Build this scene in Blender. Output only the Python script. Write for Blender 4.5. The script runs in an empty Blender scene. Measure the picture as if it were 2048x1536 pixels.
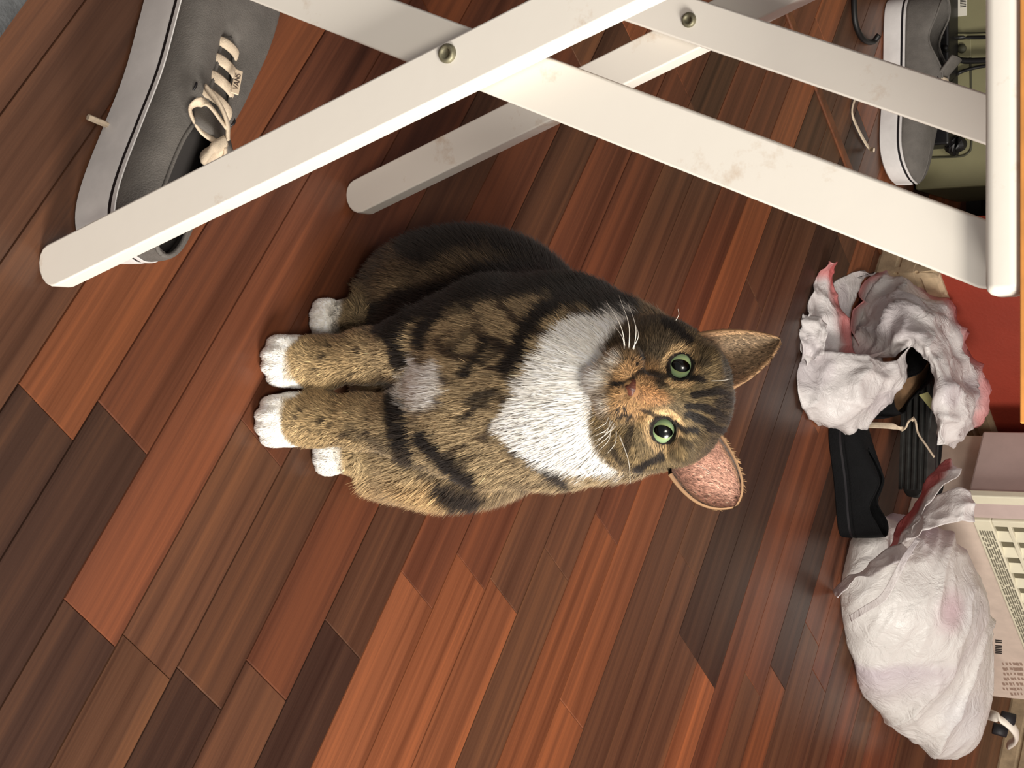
import bpy, bmesh, math, random
import numpy as np
from mathutils import Vector, Matrix, noise as mnoise
random.seed(7); RNG = np.random.default_rng(7)
S = bpy.context.scene; COL = S.collection

# ------------------------------------------------------------------ camera
CAM_H, FPX, TILT = 0.85, 3314.0, math.radians(32.5)
cF = Vector((0, math.cos(TILT), -math.sin(TILT)))      # view direction
cU = Vector((0, math.sin(TILT), math.cos(TILT)))       # "up" of the upright shot = right side of the picture
cR = Vector((1, 0, 0))
cam = bpy.data.cameras.new('camera'); cam.sensor_fit = 'HORIZONTAL'; cam.sensor_width = 36.0
cam.lens = 36.0 * FPX / 2048.0; cam.clip_start = 0.02
co = bpy.data.objects.new('camera', cam); COL.objects.link(co)
m = Matrix.Identity(4)
for i, ax in enumerate((cU, -cR, -cF)):
    for j in range(3): m[j][i] = ax[j]
m.translation = Vector((0, 0, CAM_H)); co.matrix_world = m
S.camera = co
# ------------------------------------------------------------------ world, lights, exposure
S.view_settings.view_transform = 'Standard'; S.view_settings.look = 'None'
S.view_settings.gamma = 1.0; S.view_settings.use_curve_mapping = False
S.view_settings.exposure = 0.0
w = bpy.data.worlds.new('world'); S.world = w; w.use_nodes = True
w.node_tree.nodes['Background'].inputs[0].default_value = (1.0, 0.97, 0.95, 1)
w.node_tree.nodes['Background'].inputs[1].default_value = 0.34
def area(name, loc, target, sx, sy, power, color):
    l = bpy.data.lights.new(name, 'AREA'); l.shape = 'RECTANGLE'; l.size = sx; l.size_y = sy
    l.energy = power; l.color = color
    o = bpy.data.objects.new(name, l); COL.objects.link(o); o.location = loc
    o.rotation_euler = (Vector(target) - Vector(loc)).to_track_quat('-Z', 'Y').to_euler()
    return o
area('window_daylight', (1.90, 0.05, 1.70), (0.0, 1.0, 0.15), 0.8, 1.0, 105, (1.0, 0.95, 0.87))
area('front_fill', (0.35, -0.9, 2.2), (0.05, 1.0, 0.2), 0.5, 0.5, 34, (1.0, 0.93, 0.82))  # added fill light above the camera, brightens the faces turned towards it

# ------------------------------------------------------------------ helpers
def ray(px, py): return cF + cU * ((px - 1024) / FPX) + cR * ((py - 768) / FPX)
def G(px, py, z=0.0):                       # the point at height z seen at this spot of the photograph
    d = ray(px, py); t = (z - CAM_H) / d.z
    return Vector((0, 0, CAM_H)) + d * t
def D(px, py, y):                           # the point at forward distance y
    d = ray(px, py); return Vector((0, 0, CAM_H)) + d * (y / d.y)

def tag(o, label=None, cat=None, group=None, kind=None):
    if label: o['label'] = label
    if cat: o['category'] = cat
    if group: o['group'] = group
    if kind: o['kind'] = kind
    return o
def empty(name, loc=(0, 0, 0), rz=0.0):
    o = bpy.data.objects.new(name, None); COL.objects.link(o); o.location = loc; o.rotation_euler = (0, 0, rz)
    o.empty_display_size = 0.02
    return o
def sub(o, part):                           # o becomes a sub-part of part, staying where it is under the thing
    o.parent = part; o.matrix_parent_inverse = part.matrix_local.inverted(); return o
def link(name, me, mat, parent=None, smooth=False):
    o = bpy.data.objects.new(name, me); COL.objects.link(o)
    if mat is not None and not me.materials: me.materials.append(mat)
    if parent is not None: o.parent = parent
    if smooth: me.polygons.foreach_set('use_smooth', [True] * len(me.polygons))
    return o
def mesh(name, v, f):
    me = bpy.data.meshes.new(name); me.from_pydata([tuple(p) for p in v], [], [tuple(int(i) for i in q) for q in f]); me.update(); return me
def obj(name, v, f, mat, parent=None, smooth=False): return link(name, mesh(name, v, f), mat, parent, smooth)
def bmobj(name, bm, mat, parent=None, smooth=False):
    bmesh.ops.recalc_face_normals(bm, faces=bm.faces)
    me = bpy.data.meshes.new(name); bm.to_mesh(me); bm.free(); return link(name, me, mat, parent, smooth)
def bev(bm, w, seg=2):
    bmesh.ops.bevel(bm, geom=list(bm.edges), offset=w, segments=seg, profile=0.5, affect='EDGES', clamp_overlap=True)
def box_bm(bm, x0, x1, y0, y1, z0, z1, M=None):
    r = bmesh.ops.create_cube(bm, size=1.0)['verts']
    for v in r:
        v.co = Vector((x0 + (v.co.x + .5) * (x1 - x0), y0 + (v.co.y + .5) * (y1 - y0), z0 + (v.co.z + .5) * (z1 - z0)))
        if M is not None: v.co = M @ v.co
    return r
def box(name, x0, x1, y0, y1, z0, z1, mat, parent=None, bevel=0.0, M=None, seg=2):
    bm = bmesh.new(); box_bm(bm, x0, x1, y0, y1, z0, z1)
    if bevel: bev(bm, bevel, seg)
    if M is not None: bmesh.ops.transform(bm, matrix=M, verts=bm.verts)
    return bmobj(name, bm, mat, parent, smooth=False)
def frame(o, xd, yd=None, zd=None):         # matrix whose x axis is xd
    x = Vector(xd).normalized()
    if zd is not None: z = Vector(zd); y = z.cross(x).normalized(); z = x.cross(y)
    else: y = Vector(yd); z = x.cross(y).normalized(); y = z.cross(x)
    M = Matrix.Identity(4)
    for i, a in enumerate((x, y, z)):
        for j in range(3): M[j][i] = a[j]
    M.translation = Vector(o); return M
def spline(P, n):                           # Catmull-Rom through P, n samples per span
    P = [Vector(p) for p in P]; out = []
    for i in range(len(P) - 1):
        a = P[i - 1] if i else P[0] * 2 - P[1]; b = P[i]; c = P[i + 1]
        d = P[i + 2] if i + 2 < len(P) else P[-1] * 2 - P[-2]
        for k in range(n):
            t = k / n
            out.append(0.5 * ((2 * b) + (c - a) * t + (2 * a - 5 * b + 4 * c - d) * t * t + (3 * b - a - 3 * c + d) * t ** 3))
    out.append(P[-1]); return out
def tube_vf(path, rad, seg=8, flat=1.0, base=0, up=None):
    v, f = [], []; n = len(path); up = Vector(up) if up is not None else Vector((0.13, 0.21, 1)).normalized()
    for i, p in enumerate(path):
        t = (path[min(i + 1, n - 1)] - path[max(i - 1, 0)]).normalized()
        s = t.cross(up); s = s.normalized() if s.length > 1e-5 else Vector((1, 0, 0))
        u = s.cross(t); r = rad(i / (n - 1)) if callable(rad) else rad
        for k in range(seg):
            a = 2 * math.pi * k / seg
            v.append(p + s * (r * math.cos(a)) + u * (r * flat * math.sin(a)))
    for i in range(n - 1):
        for k in range(seg):
            k2 = (k + 1) % seg
            f.append((base + i * seg + k, base + i * seg + k2, base + (i + 1) * seg + k2, base + (i + 1) * seg + k))
    f.append(tuple(base + k for k in reversed(range(seg)))); f.append(tuple(base + (n - 1) * seg + k for k in range(seg)))
    return v, f
def tube(name, pts, rad, mat, parent=None, n=8, seg=8, flat=1.0, up=None):
    v, f = tube_vf(spline(pts, n), rad, seg, flat, 0, up); return obj(name, v, f, mat, parent, True)
def grid_vf(P):                             # P: (n, m, 3) array of points
    n, k = P.shape[:2]; v = P.reshape(-1, 3)
    i = np.arange(n - 1)[:, None] * k + np.arange(k - 1)[None, :]
    f = np.stack([i, i + 1, i + k + 1, i + k], -1).reshape(-1, 4); return v, f

# ------------------------------------------------------------------ materials
def nd(t, kind, **kw):
    n = t.nodes.new(kind)
    for k, v in kw.items():
        if hasattr(n, k) and not k.startswith('i_'): setattr(n, k, v)
        else: n.inputs[k[2:].replace('_', ' ')].default_value = v
    return n
def rgb(h):                                 # sRGB 0-255 to linear
    return tuple(((c / 255) / 12.92 if c / 255 < .04045 else ((c / 255 + .055) / 1.055) ** 2.4) for c in h) + (1,)
def mat(name, col, rough=0.5, metal=0.0, bump=0.0, bscale=60, var=0.0, vscale=20, col2=None, coat=0.0, spec=0.5, trans=0.0, sss=0.0, sheen=0.0):
    M = bpy.data.materials.new(name); M.use_nodes = True; t = M.node_tree; b = t.nodes['Principled BSDF']
    b.inputs['Roughness'].default_value = rough; b.inputs['Metallic'].default_value = metal
    b.inputs['Coat Weight'].default_value = coat; b.inputs['Specular IOR Level'].default_value = spec
    b.inputs['Base Color'].default_value = rgb(col)
    if sheen: b.inputs['Sheen Weight'].default_value = sheen
    if sss: b.inputs['Subsurface Weight'].default_value = sss; b.inputs['Subsurface Scale'].default_value = 0.01
    tc = nd(t, 'ShaderNodeTexCoord')
    if var or col2:
        n = nd(t, 'ShaderNodeTexNoise', i_Scale=vscale, i_Detail=5.0, i_Roughness=0.65)
        t.links.new(tc.outputs['Object'], n.inputs['Vector'])
        r = nd(t, 'ShaderNodeValToRGB'); r.color_ramp.elements[0].position = 0.35; r.color_ramp.elements[1].position = 0.68
        c2 = col2 if col2 else tuple(max(0, c * (1 - var)) for c in col)
        r.color_ramp.elements[0].color = rgb(c2); r.color_ramp.elements[1].color = rgb(col)
        t.links.new(n.outputs['Fac'], r.inputs['Fac']); t.links.new(r.outputs['Color'], b.inputs['Base Color'])
    if bump:
        n2 = nd(t, 'ShaderNodeTexNoise', i_Scale=bscale, i_Detail=6.0)
        bp = nd(t, 'ShaderNodeBump', i_Strength=bump, i_Distance=0.004)
        t.links.new(tc.outputs['Object'], n2.inputs['Vector']); t.links.new(n2.outputs['Fac'], bp.inputs['Height']); t.links.new(bp.outputs['Normal'], b.inputs['Normal'])
    return M
# ------------------------------------------------------------------ floor of wooden strips
BEAR = math.radians(39.6)
e1 = Vector((math.sin(BEAR), math.cos(BEAR), 0)); e2 = Vector((-math.cos(BEAR), math.sin(BEAR), 0))
def ab(p): return p.dot(e1), p.dot(e2)
def fab(px, py): return ab(G(px, py))
def wood_floor_mat():
    M = bpy.data.materials.new('floor_wood'); M.use_nodes = True; t = M.node_tree; b = t.nodes['Principled BSDF']
    oi = nd(t, 'ShaderNodeObjectInfo'); geo = nd(t, 'ShaderNodeNewGeometry')
    mp = nd(t, 'ShaderNodeMapping'); mp.inputs['Rotation'].default_value = (0, 0, BEAR)
    t.links.new(geo.outputs['Position'], mp.inputs['Vector'])
    off = nd(t, 'ShaderNodeVectorMath', operation='SCALE'); off.inputs[0].default_value = (37.0, 91.0, 13.0)
    t.links.new(oi.outputs['Random'], off.inputs['Scale'])
    ad = nd(t, 'ShaderNodeVectorMath', operation='ADD'); t.links.new(mp.outputs[0], ad.inputs[0]); t.links.new(off.outputs[0], ad.inputs[1])
    def noise(sx, sy, det, rough, dist=0.0):
        s = nd(t, 'ShaderNodeVectorMath', operation='MULTIPLY'); s.inputs[1].default_value = (sx, sy, 1)
        t.links.new(ad.outputs[0], s.inputs[0])
        n = nd(t, 'ShaderNodeTexNoise', i_Scale=1.0, i_Detail=det, i_Roughness=rough, i_Distortion=dist)
        t.links.new(s.outputs[0], n.inputs['Vector']); return n.outputs['Fac']
    # x of the turned frame runs along the strip, y across it
    broad = noise(0.9, 42, 2.5, 0.55, 0.3); mid = noise(2.2, 140, 4.0, 0.65, 0.3); fine = noise(14, 620, 3.0, 0.6)
    def mul(a, k, c):
        n = nd(t, 'ShaderNodeMath', operation='MULTIPLY_ADD'); t.links.new(a, n.inputs[0]); n.inputs[1].default_value = k
        if isinstance(c, float): n.inputs[2].default_value = c
        else: t.links.new(c, n.inputs[2])
        return n.outputs[0]
    val = mul(broad, 2.9, mul(mid, 1.5, mul(fine, 0.6, -1.5)))     # around 1.0
    hs = nd(t, 'ShaderNodeMixRGB', blend_type='MULTIPLY'); hs.inputs[0].default_value = 1.0
    cr = nd(t, 'ShaderNodeValToRGB'); e = cr.color_ramp.elements
    e[0].position = 0.0; e[0].color = (0.34, 0.31, 0.33, 1); e[1].position = 1.0; e[1].color = (1.75, 1.62, 1.35, 1)
    x = e.new(0.5); x.color = (0.95, 0.95, 0.95, 1)
    sc = nd(t, 'ShaderNodeMath', operation='MULTIPLY'); sc.inputs[1].default_value = 0.5
    t.links.new(val, sc.inputs[0]); t.links.new(sc.outputs[0], cr.inputs['Fac'])
    t.links.new(oi.outputs['Color'], hs.inputs[1]); t.links.new(cr.outputs['Color'], hs.inputs[2])
    t.links.new(hs.outputs[0], b.inputs['Base Color'])
    b.inputs['Roughness'].default_value = 0.34; b.inputs['Specular IOR Level'].default_value = 0.34
    bp = nd(t, 'ShaderNodeBump', i_Strength=0.06, i_Distance=0.002); t.links.new(fine, bp.inputs['Height']); t.links.new(bp.outputs[0], b.inputs['Normal'])
    return M
WOOD = wood_floor_mat()
DARK_GAP = mat('joint_dark', (40, 20, 14), 0.7)
THR_B = ab(G(1665, 255))[1]                 # the doorway strip on the floor lies along this line
fl = obj('floor', [tuple(e1 * a + e2 * b + Vector((0, 0, -.012))) for a, b in ((-.6, -2.2), (4.6, -2.2), (4.6, 3.6), (-.6, 3.6))], [(0, 1, 2, 3)], DARK_GAP)
tag(fl, 'reddish brown wooden strip floor under the cat', kind='structure')
def plank_mesh():
    c = 0.008
    v = [(-.5, -.5, 0), (.5, -.5, 0), (.5, .5, 0), (-.5, .5, 0), (-.5, -.5, .9), (.5, -.5, .9), (.5, .5, .9), (-.5, .5, .9),
         (-.499, -.5 + c, 1), (.499, -.5 + c, 1), (.499, .5 - c, 1), (-.499, .5 - c, 1)]
    f = [(0, 1, 5, 4), (1, 2, 6, 5), (2, 3, 7, 6), (3, 0, 4, 7), (4, 5, 9, 8), (5, 6, 10, 9), (6, 7, 11, 10), (7, 4, 8, 11), (8, 9, 10, 11)]
    return mesh('plank', v, f)
PM = plank_mesh(); PM.materials.append(WOOD)
def plank(a0, a1, b0, b1, colr):
    o = bpy.data.objects.new('plank', PM); COL.objects.link(o)
    c = e1 * ((a0 + a1) / 2) + e2 * ((b0 + b1) / 2)
    M = frame((c.x, c.y, -.011), e2, zd=(0, 0, 1))
    o.matrix_world = M @ Matrix.Diagonal((b1 - b0 - .0004, a1 - a0 - .0005, .011, 1))
    o.color = rgb(colr); o.parent = fl
    return o
# strip edges read off the photograph along the boards' cross direction
KP = {-6: (82, 994), -5: (128, 1209), -4: (261, 1282), -3: (577, 901), -2: (680, 929), -1: (648, 1239), 0: (806, 1135), 1: (860, 1228), 2: (1279, 433), 3: (1122, 1000),
      4: (1195, 1000), 5: (1230, 1089), 6: (1140, 1536), 8: (1394, 1162), 9: (1398, 1326), 10: (1499, 1174)}
ks = np.array(sorted(KP)); av = np.array([fab(*KP[k])[0] for k in ks]); cf = np.polyfit(ks, av, 1)
PITCH, A0 = float(cf[0]), float(cf[1])
DK, MD, RD, OR, LT, BR = (64, 44, 35), (86, 57, 42), (98, 58, 41), (122, 72, 47), (134, 80, 53), (92, 62, 45)
def bb(px, py): return fab(px, py)[1]
LAY = {   # strip -> [(joint where the piece ends, going away along the strip), ...]
    -7: [(bb(60, 790), DK), (9, OR)],
    -6: [(bb(143, 743), DK), (9, RD)],
    -5: [(bb(94, 1165), DK), (9, RD)],
    -4: [(bb(261, 1282), BR), (bb(500, 860), MD), (9, RD)],
    -3: [(bb(350, 1330), DK), (9, MD)],
    -2: [(9, MD)],
    -1: [(bb(685, 1278), DK), (9, MD)],
    0: [(bb(833, 1180), LT), (9, RD)],
    1: [(bb(1000, 1220), OR), (9, RD)],
    2: [(bb(1010, 1195), LT), (9, MD)],
    3: [(9, DK)],
    4: [(bb(1230, 1085), OR), (9, RD)],
    5: [(9, MD)], 6: [(9, RD)],
    7: [(bb(1373, 1125), MD), (9, BR)], 8: [(bb(1408, 1343), MD), (9, DK)], 9: [(bb(1408, 1343), OR), (9, DK)],
    10: [(9, OR)], 11: [(bb(1500, 1360), MD), (9, RD)],
}
rr = random.Random(11); pal = [DK, MD, MD, RD, RD, OR, BR, BR]
def visible(a, b, mg=420):
    p = e1 * a + e2 * b - Vector((0, 0, CAM_H)); z = p.dot(cF)
    if z < .1: return False
    x = 1024 + FPX * p.dot(cU) / z; y = 768 + FPX * p.dot(cR) / z
    return -mg < x < 2048 + mg and -mg < y < 1536 + mg
for k in range(-16, 34):
    a0 = A0 + PITCH * k; a1 = a0 + PITCH
    segs = []; b = -1.4
    for bend, c in LAY.get(k, []):
        while bend - b > .9 and bend < 5 and b < bend - .9:
            n = b + rr.uniform(.45, .8)
            segs.append((b, n, rr.choice(pal))); b = n
        if bend > 5: 
            n = b + rr.uniform(.55, .95); segs.append((b, n, c)); b = n
        else: segs.append((b, bend, c)); b = bend
    while b < 3.4:
        n = b + rr.uniform(.5, 1.1); segs.append((b, n, rr.choice(pal))); b = n
    for (s, t_, c) in segs:
        j = rr.uniform(.9, 1.1); c = tuple(min(255, q * j) for q in c)
        for lo, hi in ((s, min(t_, THR_B - .0075)), (max(s, THR_B + .0075), t_)):
            if hi - lo < .02: continue
            if any(visible(a0 + PITCH * u, lo + (hi - lo) * q) for u in (0, .5, 1) for q in (0, .2, .4, .6, .8, 1)):
                plank(a0, a1, lo, hi, c)
THR = mat('threshold_wood', (122, 72, 44), 0.42, var=0.35, vscale=30)
tr = bmesh.new(); box_bm(tr, -1.3, 3.2, -.008, .008, -.010, .0028); bev(tr, .002, 2)
bmesh.ops.transform(tr, matrix=frame(e2 * THR_B, e1, zd=(0, 0, 1)), verts=tr.verts)
tag(bmobj('trim_1', tr, THR), 'narrow wooden threshold strip lying across the floor', kind='structure')
# ------------------------------------------------------------------ red partition wall with cream baseboards
RED = mat('red_paint', (142, 52, 36), 0.55, bump=0.15, bscale=180, var=0.08, vscale=6)
CREAM = mat('baseboard_paint', (196, 172, 140), 0.5, var=0.22, vscale=35)
W0 = G(1748, 548); W0b = ab(W0)[1]; W0a = ab(W0)[0]
def wallbox(name, a0, a1, b0, b1, z0, z1, m, bevel=0.0):
    M = frame((0, 0, 0), e1, yd=e2)
    return box(name, a0, a1, b0, b1, z0, z1, m, None, bevel, M)
WT = .12                                     # wall thickness
tag(wallbox('wall_right', W0a + .012, W0a + 2.0, W0b + .012, W0b + WT, 0, 2.3, RED), 'red painted partition wall behind the bags', kind='structure')
def baseboard(name, p0, p1, nrm, h=.092):    # a moulded skirting swept from p0 to p1
    prof = [(0, 0), (.012, 0), (.0135, .004), (.012, .028), (.0085, .031), (.0085, .034), (.0125, .037), (.0125, .058), (.0085, .061), (.0085, .064), (.011, .067), (.009, h - .006), (.004, h), (0, h)]
    v = [Vector(p) + nrm * a + Vector((0, 0, z)) for p in (p0, p1) for a, z in prof]; n = len(prof)
    f = [(i, (i + 1) % n, n + (i + 1) % n, n + i) for i in range(n)] + [tuple(range(n))[::-1], tuple(range(n, 2 * n))]
    o = obj(name, v, f, CREAM); tag(o, kind='structure'); return o
c0 = e1 * (W0a + .012) + e2 * (W0b + .012)
o = baseboard('baseboard_right', c0 - e1 * .012, c0 + e1 * 1.9, -e2); o['label'] = 'cream moulded baseboard along the red wall behind the bags'
o = baseboard('baseboard_left', c0 - e2 * .012, c0 + e2 * (WT - .012), -e1); o['label'] = 'cream moulded baseboard on the end of the red wall'
# side wall on the right, only its skirting shows at the corner of the picture
q0 = G(1992, 1536)
q0 = e1 * ab(q0)[0] + e2 * (W0b - .0)
aw = ab(G(1995, 1530))[0] + .012
tag(wallbox('wall_side', aw, aw + .1, W0b - 1.6, W0b, 0, 2.3, RED), 'red painted side wall at the corner of the room', kind='structure')
o = baseboard('baseboard_side', e1 * aw + e2 * (W0b - 1.6), e1 * aw + e2 * W0b, -e1); o['label'] = 'cream moulded baseboard of the side wall beyond the full bag'
# the room beyond the doorway
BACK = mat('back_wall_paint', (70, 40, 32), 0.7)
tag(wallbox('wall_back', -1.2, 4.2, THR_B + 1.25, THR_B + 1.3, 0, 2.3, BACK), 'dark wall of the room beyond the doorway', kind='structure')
# ------------------------------------------------------------------ folding table with crossed legs
WHITE = mat('white_lacquer', (236, 230, 220), 0.38, bump=0.04, bscale=40)
def white_mat():
    M = WHITE; t = M.node_tree; b = t.nodes['Principled BSDF']; tc = nd(t, 'ShaderNodeTexCoord')
    n = nd(t, 'ShaderNodeTexNoise', i_Scale=16.0, i_Detail=6.0, i_Roughness=0.7); t.links.new(tc.outputs['Object'], n.inputs['Vector'])
    r = nd(t, 'ShaderNodeValToRGB'); r.color_ramp.elements[0].position = .60; r.color_ramp.elements[0].color = rgb((236, 230, 220)); r.color_ramp.elements[1].position = .78; r.color_ramp.elements[1].color = rgb((196, 168, 138))
    t.links.new(n.outputs['Fac'], r.inputs['Fac']); t.links.new(r.outputs['Color'], b.inputs['Base Color'])
white_mat()
STEEL = mat('bolt_steel', (150, 144, 118), 0.5, metal=.55, var=0.3, vscale=120)
PINE = mat('pine_top', (236, 160, 82), 0.45, var=0.2, vscale=14)
tb = empty('folding_table'); tag(tb, 'folding table with white crossed wooden legs and an orange wood top', 'table')
LW, LT = .0285, .017                        # leg width in the crossing plane, thickness
def bar(name, p, q, w, t, depth_dir, m, parent, round0=True, round1=True, n=8):
    # flat bar from p to q with half-round ends; depth_dir = the way its thickness points
    x = (q - p); L = x.length; M = frame(p, x, zd=depth_dir)
    prof = []
    def arc(cx, s):
        return [(cx + s * math.cos(a) * w * .42, math.sin(a) * w / 2) for a in [(-.5 + i / n) * math.pi for i in range(n + 1)]]
    right = arc(L - w * .42, 1) if round1 else [(L, -w / 2), (L, w / 2)]
    left = [(x_, -y) for x_, y in arc(w * .42, -1)] if round0 else [(0, w / 2), (0, -w / 2)]
    prof = right + left
    bm = bmesh.new(); lo = [bm.verts.new(M @ Vector((a, b, -t / 2))) for a, b in prof]; hi = [bm.verts.new(M @ Vector((a, b, t / 2))) for a, b in prof]
    k = len(prof); fa = bm.faces.new(hi); fb = bm.faces.new(lo[::-1])
    for i in range(k): bm.faces.new((lo[i], lo[(i + 1) % k], hi[(i + 1) % k], hi[i]))
    edges = [e for f in (fa, fb) for e in f.edges]
    bmesh.ops.bevel(bm, geom=edges, offset=.0015, segments=2, profile=.5, affect='EDGES')
    o = bmobj(name, bm, m, parent); 
    for pl in o.data.polygons: pl.use_smooth = True
    md = o.modifiers.new('wn', 'WEIGHTED_NORMAL'); md.keep_sharp = False; md.weight = 100; return o
# plane of the near side: through the foot of leg A, turned a little
fA = G(88, 553); YA = fA.y + .004
fC = G(705, 405); YC = fC.y
topA = D(2030, 200, YA).z - .016           # underside of the table top
def legline(p1, p2, y, ztop, zbot=0.0):      # leg through two spots of the photograph in the plane at distance y
    a, b = D(*p1, y), D(*p2, y); d = b - a
    return a + d * ((zbot - a.z) / d.z), a + d * ((ztop - a.z) / d.z)
ZR = D(2007, 300, YA - .010).z               # middle height of the rail
a0, a1 = legline((72, 556), (1060, 66), YA, ZR); a0 = Vector((a0.x, YA, .004)) if a0.z < 0 else a0
bar('leg', a0, a1, LW, LT, (0, -1, 0), WHITE, tb)
YB = YA + LT + .001
b0, b1 = legline((760, 45), (1960, 505), YB, ZR)
bar('leg', b0, b1, LW + .002, LT, (0, -1, 0), WHITE, tb)
c0, c1 = legline((690, 412), (1300, 112), YC, ZR)
bar('leg', c0, c1, LW, LT, (0, -1, 0), WHITE, tb)
YD = YC - LT - .001
d0, d1 = legline((1290, 10), (1960, 235), YD, ZR)
bar('leg', d0, d1, LW + .002, LT, (0, -1, 0), WHITE, tb)
# rails under the top, round-edged, and the wood top itself
def rail(y, x0, x1, zc, name='rail'):
    bm = bmesh.new(); box_bm(bm, x0, x1, y - .009, y + .009, zc - .0092, zc + .0078); bev(bm, .0052, 3)
    o = bmobj(name, bm, WHITE, tb)
    o.data.polygons.foreach_set('use_smooth', [True] * len(o.data.polygons)); md = o.modifiers.new('wn', 'WEIGHTED_NORMAL'); md.weight = 100; return o
xe = D(2010, 594, YA).x
rail(YA - .002, xe - .36, xe, ZR)
rail(YC + .002, xe - .36 - .06, xe - .06, ZR)
xt = D(2047, 846, YA).x
ztop = ZR + .0079
# top: planks side by side
for i in range(4):
    y0 = YA - .0125 + i * ((YC - YA + .03) / 4); y1 = YA - .012 + (i + 1) * ((YC - YA + .03) / 4) - .001
    sh = 0.0
    box('top_slat', xe - .42 + sh, xt + sh * .5, y0, y1, ztop, ztop + .018, PINE, tb, bevel=.0008)
def bolt(p, y, r=.0055):
    c = D(*p, y); bm = bmesh.new()
    for (ra, z0, z1) in ((r, 0, .0022), (r * .55, .0022, .0016)):
        pass
    prof = [(0, .0012), (r * .5, .0014), (r * .55, .0026), (r * .85, .0024), (r, .001), (r, -.002), (0, -.002)]
    n = 20; vs = []
    for ra, z in prof:
        vs.append([bm.verts.new(Vector((c.x + ra * math.cos(2 * math.pi * k / n), y - z, c.z + ra * math.sin(2 * math.pi * k / n)))) for k in range(n)] if ra > 0 else [bm.verts.new(Vector((c.x, y - z, c.z)))] * n)
    for i in range(len(prof) - 1):
        for k in range(n):
            q = []
            for x in (vs[i][k], vs[i][(k + 1) % n], vs[i + 1][(k + 1) % n], vs[i + 1][k]):
                if x not in q: q.append(x)
            if len(q) > 2: bm.faces.new(q)
    return bmobj('bolt', bm, STEEL, tb, True)
bolt((895, 107), YA - LT / 2 - .0005)
bolt((1378, 40), YD - LT / 2 - .0005)
# ------------------------------------------------------------------ the cat: one continuous body grown from a smooth distance field
def fast_mesh(name, V, F, k=None):
    # V (n,3), F (m,k) ints of one face size, or a list of such arrays
    Fs = F if isinstance(F, list) else [F]
    me = bpy.data.meshes.new(name); me.vertices.add(len(V)); me.vertices.foreach_set('co', np.ascontiguousarray(V, dtype=np.float32).ravel())
    lv = np.concatenate([f.ravel() for f in Fs]).astype(np.int32)
    cnt = np.concatenate([np.full(len(f), f.shape[1], dtype=np.int32) for f in Fs]); st = np.concatenate([[0], np.cumsum(cnt)[:-1]]).astype(np.int32)
    me.loops.add(len(lv)); me.loops.foreach_set('vertex_index', lv)
    me.polygons.add(len(cnt)); me.polygons.foreach_set('loop_start', st); me.polygons.foreach_set('loop_total', cnt)
    me.update(calc_edges=True); me.polygons.foreach_set('use_smooth', np.ones(len(cnt), dtype=bool)); return me
def set_col(me, C):
    a = me.color_attributes.new('coat', 'FLOAT_COLOR', 'POINT')
    c = np.ones((len(C), 4), dtype=np.float32); c[:, :3] = C; a.data.foreach_set('color', c.ravel())
def lin(c):
    c = np.asarray(c, dtype=np.float64) / 255.0
    return np.where(c < .04045, c / 12.92, ((c + .055) / 1.055) ** 2.4)
def npv(v): return np.array([v[0], v[1], v[2]], dtype=np.float64)

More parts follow.
